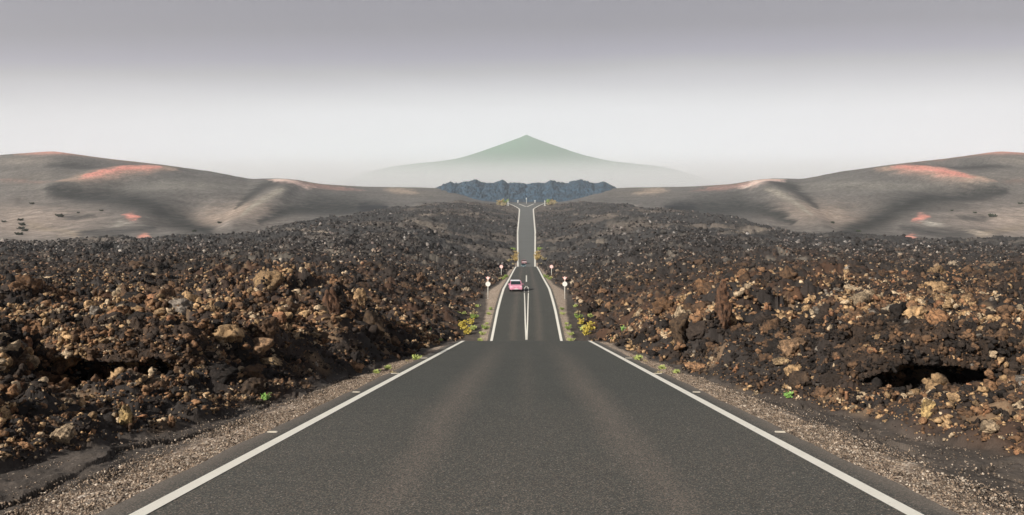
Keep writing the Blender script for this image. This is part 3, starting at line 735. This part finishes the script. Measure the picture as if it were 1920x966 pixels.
# volcano
pr = np.array([0, 14, 50, 91, 120, 150, 175, 200, 240, 280, 310, 345, 400, 480], float); ph = np.array([197.5, 191, 177, 161.5, 151.5, 143.5, 138, 133, 126.5, 120.5, 112, 98, 70, 40], float)
DV = 9500.0
rr = np.concatenate([[0.01], np.linspace(6, 480, 60)]); th = np.linspace(0, 2 * pi, 145)[:-1]
RR, TH = np.meshgrid(rr, th, indexing='ij')
gul = (fbm(TH.ravel() * 7, RR.ravel() / 120, 3, 210).reshape(RR.shape) - .5) * np.clip(RR / 60, 0, 1) * 7
HH = np.interp(RR, pr, ph) + gul * .25
mx = RR / F * DV * np.cos(TH); my = DV + RR / F * DV * np.sin(TH); mz = HH / F * DV
k = np.arange(RR.size).reshape(RR.shape); kn = np.roll(k, -1, 1)
f = np.stack([k[:-1], k[1:], kn[1:], kn[:-1]], -1).reshape(-1, 4)
o = link_mesh('mountain', np.stack([mx.ravel(), my.ravel(), mz.ravel()], 1), f, simple('mountain_scrub', (.05, .19, .09), .95, var=.15, sc=.003), smooth=True); tag(o, kind='structure')

# ------------------------------------------------------------------ roadside signs and posts
M_white = simple('white_sign_paint', (.80, .78, .72), .45, var=.06)
M_post = simple('pale_painted_post', (.72, .69, .62), .5, var=.12)
M_red = simple('red_sign_rim', (.55, .10, .08), .45, var=.1)
M_pink = simple('faded_red_sign', (.72, .36, .32), .5, var=.1)
def cyl(bm, r, h, z0=0, seg=12, x=0, y=0):
    m = Matrix.Translation((x, y, z0 + h / 2)); bmesh.ops.create_cone(bm, cap_ends=True, segments=seg, radius1=r, radius2=r, depth=h, matrix=m)
def disc(bm, r, th, z, y=0, seg=28, x=0):
    m = Matrix.Translation((x, y, z)) @ Matrix.Rotation(R(90), 4, 'X'); bmesh.ops.create_cone(bm, cap_ends=True, segments=seg, radius1=r, radius2=r, depth=th, matrix=m)
def ring(bm, r0, r1, th, z, y=0, seg=28):
    a_, b_, c_, d_ = [], [], [], []
    for i in range(seg):
        q = 2 * pi * i / seg; cs, sn = math.cos(q), math.sin(q)
        a_.append(bm.verts.new((r0 * cs, y - th / 2, z + r0 * sn))); b_.append(bm.verts.new((r1 * cs, y - th / 2, z + r1 * sn)))
        c_.append(bm.verts.new((r1 * cs, y + th / 2, z + r1 * sn))); d_.append(bm.verts.new((r0 * cs, y + th / 2, z + r0 * sn)))
    for i in range(seg):
        j = (i + 1) % seg
        for p, q in ((a_, b_), (b_, c_), (c_, d_), (d_, a_)): bm.faces.new((p[i], p[j], q[j], q[i]))
def at_ground(X0, Y0): return (X0, Y0, float(land(np.array([X0]), np.array([Y0]))[0][0]) - .05)
def on_px(xi, d): return (xi - 987) / F * d

def double_sign(X0, Y0, lab):
    r = empty('road_sign', at_ground(X0, Y0), label=lab, cat='road sign', group='double road signs facing each other')
    H = 3.1
    bm = bmesh.new(); cyl(bm, .06, H, seg=14); cyl(bm, .085, .08, z0=0, seg=14); bobj('post', bm, M_post, r, True)
    bm = bmesh.new(); disc(bm, .30, .03, 2.06, -.08); p = bobj('round_panel', bm, M_white, r)
    bm = bmesh.new(); ring(bm, .30, .34, .045, 2.06, -.08); bobj('rim', bm, M_post, p)
    bm = bmesh.new()
    vs = [(-.34, 3.02), (.34, 3.02), (0, 2.50)]
    fr = [bm.verts.new((x, -.10, z)) for x, z in vs]; bk = [bm.verts.new((x, -.07, z)) for x, z in vs]
    bm.faces.new(fr); bm.faces.new(bk[::-1])
    for i in range(3): bm.faces.new((fr[i], bk[i], bk[(i + 1) % 3], fr[(i + 1) % 3]))
    q = bobj('triangle_panel', bm, M_pink, r)
    bm = bmesh.new(); vs = [(-.21, 2.95), (.21, 2.95), (0, 2.62)]
    fr = [bm.verts.new((x, -.112, z)) for x, z in vs]; bk = [bm.verts.new((x, -.101, z)) for x, z in vs]
    bm.faces.new(fr); bm.faces.new(bk[::-1])
    for i in range(3): bm.faces.new((fr[i], bk[i], bk[(i + 1) % 3], fr[(i + 1) % 3]))
    bobj('triangle_face', bm, M_white, q)
    for zc in (2.02, 2.8):
        bm = bmesh.new(); bmesh.ops.create_cube(bm, size=1, matrix=Matrix.Translation((0, -.05, zc)) @ Matrix.Diagonal((.16, .05, .05, 1)))
        bobj('bracket', bm, M_post, r)
double_sign(on_px(915, 102), 102, 'white post with round white panel under a red triangle, left roadside')
double_sign(on_px(1059, 102), 102, 'white post with round white panel under a red triangle, right roadside')
def round_sign(X0, Y0, lab, h=2.6, r0=.30):
    r = empty('round_sign', at_ground(X0, Y0), label=lab, cat='road sign', group='round road signs on the far shoulder')
    bm = bmesh.new(); cyl(bm, .06, h, seg=12); bobj('post', bm, M_post, r, True)
    bm = bmesh.new(); disc(bm, r0, .03, h, -.07); p = bobj('panel', bm, simple('pale_pink_panel', (.80, .62, .57), .5, var=.08), r)
    bm = bmesh.new(); ring(bm, r0, r0 + .07, .045, h, -.07); bobj('rim', bm, M_pink, p)
round_sign(on_px(940, 166), 166, 'small pink round sign on a thin post, left of the second road stretch', 2.3, .34)
round_sign(on_px(1034, 166), 166, 'small pink round sign on a thin post, right of the second road stretch', 2.3, .34)
def marker(X0, Y0, lab, h=3.2, w=.8, foot=True, name='marker_post'):
    r = empty(name, (X0, Y0, float(ground(np.array([X0]), np.array([Y0]))[0]) - .1), label=lab, cat='marker post', group='marker posts around the far junction')
    bm = bmesh.new(); bmesh.ops.create_cube(bm, size=1, matrix=Matrix.Translation((0, 0, h / 2)) @ Matrix.Diagonal((w * .75, .3, h, 1)))
    bmesh.ops.bevel(bm, geom=bm.edges[:], offset=.06, segments=2, affect='EDGES'); bobj('post', bm, M_white, r)
    bm = bmesh.new()
    if foot: bmesh.ops.create_cube(bm, size=1, matrix=Matrix.Translation((0, 0, .25)) @ Matrix.Diagonal((w * 3.2, .5, .5, 1)))
    else: bmesh.ops.create_cube(bm, size=1, matrix=Matrix.Translation((0, 0, h + .35)) @ Matrix.Diagonal((w * 1.9, .3, 1.6, 1)))
    bmesh.ops.bevel(bm, geom=bm.edges[:], offset=.08, segments=2, affect='EDGES'); bobj('foot' if foot else 'panel', bm, M_white, r)
marker(on_px(952.5, 1150), 1150, 'white marker post with a wide foot beside the left branch of the junction', 8.2, 1.3)
marker(on_px(1021.5, 1150), 1150, 'white marker post with a wide foot beside the right branch of the junction', 8.2, 1.3)
marker(on_px(971, 1225), 1225, 'white panel marker beyond the junction, left of the middle post', 3.5, 1.1, False)
marker(on_px(1003, 1225), 1225, 'white panel marker beyond the junction, right of the middle post', 3.5, 1.1, False)
marker(on_px(987, 1204), 1204, 'slim pale marker post in the middle of the far junction', 8.0, .7, False)
# pale kerb chips lying beside the painted line
M_chip = simple('pale_stone', (.62, .56, .46), .8, var=.2, sc=20)
def slab(xi, yi, lab, L=.22):
    half = 1.863 * (yi - 576); Y0 = F * 3.5 / half; X0 = (xi - 987) / F * Y0; z0 = float(land(np.array([X0]), np.array([Y0]))[0][0])
    bm = bmesh.new(); bmesh.ops.create_cube(bm, size=1, matrix=Matrix.Diagonal((L, .07, .03, 1)))
    bmesh.ops.bevel(bm, geom=bm.edges[:], offset=.009, segments=2, affect='EDGES')
    for v in bm.verts: v.co += Vector((random.uniform(-1, 1), random.uniform(-1, 1), random.uniform(-.5, .5))) * .004
    o = bobj('marker_stone', bm, M_chip); o.location = (X0, Y0, max(z0, float(Zr(Y0)) - .03) + .028); o.rotation_euler = (0, .0, random.uniform(-.1, .1))
    tag(o, lab, 'stone', 'pale marker stones beside the edge lines')
for sd_, nm in ((1, 'left'), (-1, 'right')):
    fx = lambda x: x if sd_ == 1 else 1974 - x
    slab(fx(511), 811, f'flat pale marker stone nearest the viewer, beside the {nm} edge line', .155)
    slab(fx(668), 736, f'flat pale marker stone halfway up, beside the {nm} edge line', .17)
    slab(fx(741), 701, f'flat pale marker stone by the green tufts, {nm} edge line', .24)
    slab(fx(795), 672, f'flat pale marker stone nearest the crest, beside the {nm} edge line', .26)

# ------------------------------------------------------------------ plants
def leafmat(name, col, col2):
    m = NT(name); m.b.inputs['Specular IOR Level'].default_value = .2
    ob = m.n('ShaderNodeObjectInfo').outputs['Random']
    return m.set(m.mix(m.noise(11, 3), col, col2), .7)
LM = {'green': leafmat('green_leaf', (.20, .30, .05), (.34, .44, .12)), 'lime': leafmat('yellow_green_leaf', (.36, .44, .10), (.60, .64, .26)),
      'yellow': leafmat('yellow_leaf', (.50, .38, .05), (.68, .56, .14)), 'straw': leafmat('straw_leaf', (.42, .34, .18), (.60, .50, .30)),
      'bright': leafmat('bright_green_leaf', (.18, .40, .07), (.40, .60, .20)), 'ochre': leafmat('ochre_leaf', (.40, .27, .09), (.56, .42, .18))}
M_stem = simple('woody_stem', (.12, .09, .05), .9)
def plant_proto(kind, seed, n=150, tall=1.0, leaf=.16):
    rr = random.Random(seed); root = empty('roadside_plant', (0, 0, 0), cat='plant', group='green and yellow plants along the shoulders')
    V, Fc = [], []
    tips = []
    SV, SF = [], []
    for i in range(14):
        az_ = rr.uniform(0, 2 * pi); ln = rr.uniform(.35, .95); up = rr.uniform(.35, 1.1) * tall
        p0 = Vector((rr.uniform(-.08, .08), rr.uniform(-.08, .08), -.05)); p1 = Vector((math.cos(az_) * ln * .75, math.sin(az_) * ln * .75, up * .75)); tips.append((p0, p1))
        b = len(SV); w = .018
        for p, ww in ((p0, w), (p1, w * .5)):
            for q in range(3): SV.append(p + Vector((math.cos(q * 2.1) * ww, math.sin(q * 2.1) * ww, 0)))
        for q in range(3): SF.append([b + q, b + (q + 1) % 3, b + 3 + (q + 1) % 3, b + 3 + q])
    for i in range(n):
        p0, p1 = rr.choice(tips); t = rr.uniform(.35, 1.08); c = p0.lerp(p1, t) + Vector((rr.gauss(0, .06), rr.gauss(0, .06), rr.gauss(0, .05)))
        c.z = max(c.z, .02)
        ax_ = Vector((rr.gauss(0, 1), rr.gauss(0, 1), rr.gauss(.6, .6))).normalized(); sd2 = ax_.cross(Vector((rr.gauss(0, 1), rr.gauss(0, 1), rr.gauss(0, 1)))).normalized()
        L = leaf * rr.uniform(.6, 1.3); wd = L * .36; nn = ax_.cross(sd2) * (L * .12); b = len(V)
        V += [c, c + ax_ * L * .5 + sd2 * wd - nn, c + ax_ * L, c + ax_ * L * .5 - sd2 * wd - nn]
        Fc += [[b, b + 1, b + 2], [b, b + 2, b + 3]]
    link_mesh('foliage', [tuple(q) for q in V], Fc, LM[kind], root)
    link_mesh('stem', [tuple(q) for q in SV], SF, M_stem, root)
    return root
PK = {k: plant_proto(k, i + 3, n=nn, tall=tl, leaf=lf) for i, (k, nn, tl, lf) in enumerate((('green', 190, .9, .20), ('lime', 200, .7, .22), ('yellow', 220, 1.0, .2), ('straw', 200, .75, .2), ('bright', 170, .9, .24), ('ochre', 220, .9, .2)))}
used = set()
def plant(kind, xi, d, size, lab, zoff=0.0):
    X0 = on_px(xi, d); p = (X0, d, float(ground(np.array([X0]), np.array([float(d)]))[0]) + zoff - .02 * size)
    if kind not in used: used.add(kind); o = PK[kind]; o.location = p; o.rotation_euler = (0, 0, random.uniform(0, 6)); o.scale = (size,) * 3; o['label'] = lab
    else: copy_tree(PK[kind], p, random.uniform(0, 6), size, lab)
def d_fg(y, bias=0.0): return 1.874 * F / (y - 450 - 126) * 1.0 + bias      # foreground plane distance for a picture row
PL = [
 ('bright', 497, d_fg(742), .17, 'bright green sprout at the foot of the dark boulder on the bank'),
 ('lime', 709, d_fg(697), .19, 'pale lime tuft on the dark bank, the lower of three near the line'),
 ('lime', 730, d_fg(690), .22, 'pale lime tuft on the dark bank, the middle of three near the line'),
 ('lime', 781, d_fg(674), .30, 'yellow green spreading tuft on the gravel just before the crest'),
 ('straw', 764, d_fg(676), .11, 'tiny straw tuft next to the spreading tuft before the crest'),
 ('straw', 738, d_fg(699), .16, 'flat straw tuft touching the gravel by the pale stones'),
 ('bright', 803, 43.0, .42, 'bright green bush among dark rocks at the crest'),
 ('lime', 826, 41.0, .24, 'pale green tuft at the rock foot right by the crest'),
 ('straw', 787, 41.0, .3, 'dry straw clump on the gravel pullout by the crest'),
 # second stretch, bush by the bank
 ('yellow', 868, 80, 1.0, 'big yellow bush beyond the crest, at the centre of the yellow cluster'),
 ('yellow', 876, 78, .9, 'yellow bush beyond the crest, lowest of the yellow cluster'),
 ('lime', 883, 80, .85, 'lime bush on the road side of the yellow cluster'),
 ('yellow', 884, 83, .75, 'yellow bush behind the lime bush of the yellow cluster'),
 ('lime', 866, 87, .65, 'lime tuft standing apart above the yellow cluster'),
 ('green', 889, 86, .7, 'green bush at the top of the yellow cluster'),
 ('straw', 891, 89, .55, 'pale straw tuft behind the yellow cluster'),
 ('lime', 897, 94, .55, 'small lime tuft on the bank, farthest of those before the sign post'),
 # along the line
 ('lime', 903, 74.5, .55, 'lime tuft nearest the crest beside the far edge line'),
 ('lime', 905, 77.5, .55, 'lime tuft second from the crest beside the far edge line'),
 ('green', 910, 80, .6, 'green tuft third from the crest beside the far edge line'),
 ('lime', 912, 82.5, .4, 'small lime tuft fourth from the crest beside the far edge line'),
 ('lime', 918, 88, .5, 'green yellow tuft halfway along the far shoulder'),
 ('green', 919, 91, .45, 'farthest green tuft on the shoulder before the sign post'),
 # around the small round sign
 ('green', 949, 158, .9, 'green clump between the small round sign and the road'),
 ('straw', 942, 156, .6, 'pale clump at the foot of the small round sign'),
 ('straw', 939, 152, .7, 'straw clump just before the small round sign'),
 ('green', 944, 149, .7, 'dark green clump below the small round sign'),
 # at the foot of the third stretch
 ('ochre', 966, 330, 2.3, 'ochre bush at the road edge, lowest of the row of ochre bushes'),
 ('ochre', 965, 342, 2.3, 'ochre bush at the road edge, second of the row of ochre bushes'),
 ('ochre', 967, 356, 2.2, 'ochre bush at the road edge, third of the row of ochre bushes'),
 ('ochre', 966, 374, 2.1, 'ochre bush at the road edge, fourth of the row of ochre bushes'),
 ('green', 962, 396, 2.2, 'dull green bush at the top of the row of ochre bushes'),
 ('straw', 954, 325, 2.2, 'round pale straw bush standing off the road from the ochre bushes'),
 ('straw', 951, 305, 1.6, 'low straw clump off the road below the round straw bush'),
 ('straw', 960, 306, 1.7, 'low straw clump at the foot of the ochre bush row'),
 # junction
 ('straw', 944, 1150, 9, 'pale straw scrub beside the junction post'),
 ('straw', 937, 1165, 8, 'pale straw scrub outermost beside the junction'),
 ('green', 947, 1195, 8, 'dull green scrub behind the junction post'),
 ('ochre', 938, 1205, 9, 'ochre scrub on the rise behind the junction post'),
]
for (k_, xi, d__, sz_, lab) in PL:
    plant(k_, xi, d__, sz_, lab + ', left side')
    plant(k_, 1974 - xi, d__, sz_, lab + ', right side')
M_dots = LM['green']
# scattered shrubs on the left and right cones
for i, (xi, yi, h_) in enumerate(((38, 414, 3), (42, 424, 4), (40, 430, 3.5), (46, 434, 3), (36, 442, 3.5), (44, 441, 3), (30, 410, 2.2), (8, 417, 2.4), (60, 382, 4), (115, 407, 6), (145, 400, 2.4), (190, 396, 2.6), (412, 420, 2.5), (381, 421, 1.6), (363, 436, 2.2), (35, 424, 3))):
    pass
def shrub_spot(xi, yi):
    t = (xi - 987) / F; ds = np.linspace(430, 1290, 1500); gz = ground(ds * t, ds); yy = 450 - gz / ds * F
    k = np.where(yy <= yi)[0]; k = k[0] if len(k) else np.argmin(np.abs(yy - yi)); return ds[k] * t, ds[k], gz[k]
M_scrub = leafmat('dark_scrub_leaf', (.035, .045, .03), (.07, .08, .05))
def shrub_proto():
    r_ = plant_proto('green', 77, n=260, tall=.55, leaf=.28); r_.name = 'dark_shrub'; r_['group'] = 'dark shrubs dotted over the ash cones'; r_['category'] = 'shrub'
    for ch in r_.children:
        if ch.name.startswith('foliage'): ch.data.materials[0] = M_scrub
    return r_
sp = shrub_proto(); first = True
SH = [(38, 414, 3, 'topmost of the shrub column low on the cone'), (43, 423, 3.6, 'second from the top of the shrub column'), (39, 430, 3.2, 'third from the top of the shrub column'), (47, 434, 2.8, 'fourth from the top of the shrub column'),
      (36, 441, 3.2, 'lowest of the shrub column above the rubble'), (8, 417, 2.4, 'lone shrub near the picture margin'), (60, 383, 3.2, 'shrub alone on the upper ash slope'), (113, 407, 4.5, 'wide low shrub on the tan slope'),
      (146, 400, 2.2, 'small shrub between the wide one and the red scar'), (190, 396, 2.4, 'small shrub nearest above the red scar'), (412, 419, 2.6, 'shrub in the pale bowl beside the lit spur'), (364, 435, 2.4, 'shrub at the bottom of the bowl near the rubble')]
for (xi, yi, s0, lab) in SH:
    for side in (0, 1):
        x0 = xi if side == 0 else 1974 - xi
        if x0 > 1935: continue
        px, py, pz = shrub_spot(x0, yi); lb = 'dark ' + lab + (', left cone' if side == 0 else ', right cone')
        if first: sp.location = (px, py, pz); sp.scale = (s0,) * 3; sp['label'] = lb; first = False
        else: copy_tree(sp, (px, py, pz), random.uniform(0, 6), s0, lb)

# ------------------------------------------------------------------ cars
M_glass = simple('car_glass', (.02, .03, .035), .12, var=.05, spec=.6)
M_tyre = simple('tyre_rubber', (.02, .02, .02), .85)
M_rim = simple('rim_alloy', (.45, .45, .46), .35, .8)
M_lamp = simple('lamp_lens', (.75, .76, .78), .15, var=.05, spec=.6)
M_plate = simple('number_plate', (.75, .75, .72), .5, var=.03)
M_blk = simple('black_trim', (.025, .02, .02), .5)
def loft(sections, mat, name, parent, smooth=False):
    """sections: list of (y, [(x,z)...]) rings, joined and capped"""
    V = [(x, y, z) for (y, ring_) in sections for (x, z) in ring_]; n_ = len(sections[0][1]); Fc = []
    for i in range(len(sections) - 1):
        for j in range(n_): Fc.append([i * n_ + j, i * n_ + (j + 1) % n_, (i + 1) * n_ + (j + 1) % n_, (i + 1) * n_ + j])
    Fc.append(list(range(n_))[::-1]); Fc.append([(len(sections) - 1) * n_ + j for j in range(n_)])
    me = bpy.data.meshes.new(name); me.from_pydata(V, [], Fc)
    bm = bmesh.new(); bm.from_mesh(me); bmesh.ops.recalc_face_normals(bm, faces=bm.faces[:]); bmesh.ops.bevel(bm, geom=bm.edges[:], offset=.025, segments=2, affect='EDGES')
    return bobj(name, bm, mat, parent, smooth)
def sect(w, z0, z1, tw=None, r=.10):
    tw = tw or w
    return [(-w + r, z0), (w - r, z0), (w, z0 + r), (w, z0 + (z1 - z0) * .6), (tw, z1 - r * .6), (tw - r, z1), (-tw + r, z1), (-tw, z1 - r * .6), (-w, z0 + (z1 - z0) * .6), (-w, z0 + r)]
def car(loc, rz, paint, lab, wid=1.8, grp=None, trim=None, scale=1.0, roofp=None):
    """the nose points along -Y"""
    r = empty('car', loc, rz, label=lab, cat='car'); r.scale = (scale,) * 3
    w = wid / 2
    loft([(-2.0, sect(w * .86, .30, .62)), (-1.9, sect(w * .95, .24, .74)), (-1.5, sect(w, .22, .88, w * .92)), (-.85, sect(w, .22, .98, w * .93)), (.9, sect(w, .22, 1.02, w * .93)), (1.75, sect(w, .24, 1.02, w * .92)), (2.0, sect(w * .93, .30, .9, w * .88))], paint, 'body', r)
    def ring2(wb, zb, wt, zt): return [(-wb, zb), (wb, zb), (wt, zt - .06), (wt - .08, zt), (-wt + .08, zt), (-wt, zt - .06)]
    roof = loft([(-.32, ring2(w * .80, 1.36, w * .74, 1.475)), (.0, ring2(w * .80, 1.38, w * .75, 1.52)), (.9, ring2(w * .80, 1.38, w * .75, 1.52)), (1.45, ring2(w * .78, 1.34, w * .72, 1.46))], roofp or paint, 'roof', r)
    def quad(pts, name, mat, parent=r, th=.02):
        bm = bmesh.new(); q = [bm.verts.new(p) for p in pts]; f_ = bm.faces.new(q); bmesh.ops.recalc_face_normals(bm, faces=[f_])
        g_ = bmesh.ops.extrude_face_region(bm, geom=[f_]); nrm = f_.normal.copy()
        for e_ in g_['geom']:
            if isinstance(e_, bmesh.types.BMVert): e_.co += nrm * th
        bmesh.ops.recalc_face_normals(bm, faces=bm.faces[:]); return bobj(name, bm, mat, parent)
    quad([(-w * .84, -.98, .96), (w * .84, -.98, .96), (w * .73, -.32, 1.42), (-w * .73, -.32, 1.42)], 'windscreen', M_glass)
    quad([(-w * .84, 1.85, 1.0), (w * .84, 1.85, 1.0), (w * .72, 1.46, 1.40), (-w * .72, 1.46, 1.40)], 'rear_window', M_glass)
    for s_ in (-1, 1):
        quad([(s_ * w * .89, -.80, 1.0), (s_ * w * .89, 1.75, 1.0), (s_ * w * .78, 1.38, 1.40), (s_ * w * .78, -.30, 1.40)], 'side_window', M_glass)
        for (a3, b3) in (((s_ * w * .86, -1.0, .96), (s_ * w * .77, -.32, 1.44)), ((s_ * w * .86, 1.86, 1.0), (s_ * w * .75, 1.46, 1.42))):
            bm = bmesh.new(); a3, b3 = Vector(a3), Vector(b3); m_ = Matrix.Translation((a3 + b3) / 2) @ (b3 - a3).to_track_quat('Z', 'Y').to_matrix().to_4x4()
            bmesh.ops.create_cone(bm, cap_ends=True, segments=8, radius1=.05, radius2=.04, depth=(b3 - a3).length, matrix=m_)
            bobj('pillar', bm, paint, r)
        bm = bmesh.new(); bmesh.ops.create_uvsphere(bm, u_segments=14, v_segments=8, radius=1, matrix=Matrix.Translation((s_ * w * .72, -1.87, .66)) @ Matrix.Diagonal((.20, .09, .09, 1))); bobj('headlight', bm, M_lamp, r, True)
        bm = bmesh.new(); bmesh.ops.create_cube(bm, size=1, matrix=Matrix.Translation((s_ * (w + .10), -.70, 1.0)) @ Matrix.Diagonal((.18, .10, .13, 1))); bmesh.ops.bevel(bm, geom=bm.edges[:], offset=.03, segments=2, affect='EDGES'); bobj('mirror', bm, paint, r)
        bm = bmesh.new(); bmesh.ops.create_cube(bm, size=1, matrix=Matrix.Translation((s_ * .27, -1.955, .60)) @ Matrix.Diagonal((.36, .06, .13, 1))); bmesh.ops.bevel(bm, geom=bm.edges[:], offset=.02, segments=2, affect='EDGES'); bobj('grille', bm, trim or M_blk, r)
        for y_ in (-1.3, 1.3):
            bm = bmesh.new(); bmesh.ops.create_cone(bm, cap_ends=True, segments=24, radius1=.32, radius2=.32, depth=.21, matrix=Matrix.Translation((s_ * (w - .09), y_, .32)) @ Matrix.Rotation(R(90), 4, 'Y'))
            bmesh.ops.bevel(bm, geom=[e_ for e_ in bm.edges if e_.calc_length() < .12], offset=.02, segments=1, affect='EDGES'); wh = bobj('wheel', bm, M_tyre, r)
            bm = bmesh.new(); bmesh.ops.create_cone(bm, cap_ends=True, segments=18, radius1=.19, radius2=.19, depth=.225, matrix=Matrix.Translation((s_ * (w - .09), y_, .32)) @ Matrix.Rotation(R(90), 4, 'Y')); bobj('rim', bm, M_rim, wh)
    bm = bmesh.new(); bmesh.ops.create_cube(bm, size=1, matrix=Matrix.Translation((0, -2.0, .40)) @ Matrix.Diagonal((.50, .03, .11, 1))); bobj('number_plate', bm, M_plate, r)
    bm = bmesh.new(); bmesh.ops.create_cube(bm, size=1, matrix=Matrix.Translation((0, -1.93, .27)) @ Matrix.Diagonal((w * 1.5, .10, .10, 1))); bobj('air_intake', bm, M_blk, r)
    return r
def zr1(y): return float(Zr(y))
def pitch(y0): return math.atan((zr1(y0 + 2) - zr1(y0 - 2)) / 4)
P_pink = simple('pale_pink_paint', (.74, .33, .44), .22, var=.05, spec=.5)
P_dred = simple('dark_red_paint', (.22, .06, .07), .35, var=.1, spec=.5)
P_teal = simple('dark_teal_paint', (.05, .10, .115), .35, var=.1, spec=.5)
M_maroon = simple('maroon_grille', (.28, .03, .06), .4)
c1_ = car((on_px(966.5, 111), 112, zr1(112) + .01), 0, P_pink, 'pale pink hatchback with dark windscreen driving towards the viewer in the left lane', 1.92, trim=M_maroon, roofp=simple('roof_sky_sheen', (.78, .76, .80), .25, var=.05, spec=.5)); c1_.rotation_euler = (pitch(112), 0, R(4))  # roof whitened: sky reflection put into its colour
c2_ = car((on_px(982.6, 318), 318, zr1(318) + .02), 0, P_dred, 'small dark red car with a pale bonnet on the far rising road', 2.1, trim=M_plate); c2_.rotation_euler = (pitch(318), 0, R(5))
# pale bonnet of the red car
bm = bmesh.new(); q = [bm.verts.new(p) for p in ((-.86, -1.84, .80), (.86, -1.84, .80), (.88, -1.0, 1.01), (-.88, -1.0, 1.01))]; f_ = bm.faces.new(q)
g_ = bmesh.ops.extrude_face_region(bm, geom=[f_])
for e_ in g_['geom']:
    if isinstance(e_, bmesh.types.BMVert): e_.co.z += .05
bmesh.ops.recalc_face_normals(bm, faces=bm.faces[:])
bobj('bonnet', bm, simple('pale_bonnet_paint', (.72, .60, .60), .35, var=.1), c2_)
c3_ = car((on_px(981.5, 261), 261, zr1(261) + .02), 0, P_teal, 'dark teal car half hidden behind the second crest, in front of the red car', 1.75); c3_.rotation_euler = (pitch(261), 0, 0)

# ------------------------------------------------------------------ air
def box(name, x0, x1, y0, y1, z0, z1):
    vs = [(x0, y0, z0), (x1, y0, z0), (x1, y1, z0), (x0, y1, z0), (x0, y0, z1), (x1, y0, z1), (x1, y1, z1), (x0, y1, z1)]
    return link_mesh(name, vs, [[0, 3, 2, 1], [4, 5, 6, 7], [0, 1, 5, 4], [1, 2, 6, 5], [2, 3, 7, 6], [3, 0, 4, 7]], None)
HAZE = 1.0e-4
hz = box('haze', -12000, 12000, -500, 14500, -15.5, 1450)
m = bpy.data.materials.new('haze'); m.use_nodes = True; t = m.node_tree; t.nodes.clear()
pv = t.nodes.new('ShaderNodeVolumePrincipled'); pv.inputs['Color'].default_value = (.955, .975, 1.0, 1); pv.inputs['Density'].default_value = HAZE; pv.inputs['Anisotropy'].default_value = 0.0
o_ = t.nodes.new('ShaderNodeOutputMaterial'); t.links.new(pv.outputs[0], o_.inputs['Volume']); hz.data.materials.append(m)
tag(hz, kind='stuff', label='pale haze lying over the whole valley', cat='haze')

mist = box('low_mist', -5200, 5200, 5000, 5900, 120, 900)
m = bpy.data.materials.new('low_mist'); m.use_nodes = True; t = m.node_tree; t.nodes.clear()
tcn = t.nodes.new('ShaderNodeTexCoord'); sx = t.nodes.new('ShaderNodeSeparateXYZ'); t.links.new(tcn.outputs['Object'], sx.inputs[0])
mr = t.nodes.new('ShaderNodeMapRange'); mr.interpolation_type = 'SMOOTHSTEP'; t.links.new(sx.outputs[2], mr.inputs[0])
mr.inputs[1].default_value = 390; mr.inputs[2].default_value = 640; mr.inputs[3].default_value = 3.4e-3; mr.inputs[4].default_value = 0.0
pv = t.nodes.new('ShaderNodeVolumePrincipled'); pv.inputs['Color'].default_value = (.985, .993, 1.0, 1); pv.inputs['Anisotropy'].default_value = 0.0
t.links.new(mr.outputs[0], pv.inputs['Density'])
o_ = t.nodes.new('ShaderNodeOutputMaterial'); t.links.new(pv.outputs[0], o_.inputs['Volume']); mist.data.materials.append(m)
tag(mist, kind='stuff', label='low white mist hiding the foot of the distant volcano', cat='mist')
S.cycles.volume_step_rate = 1.0; S.cycles.volume_max_steps = 64
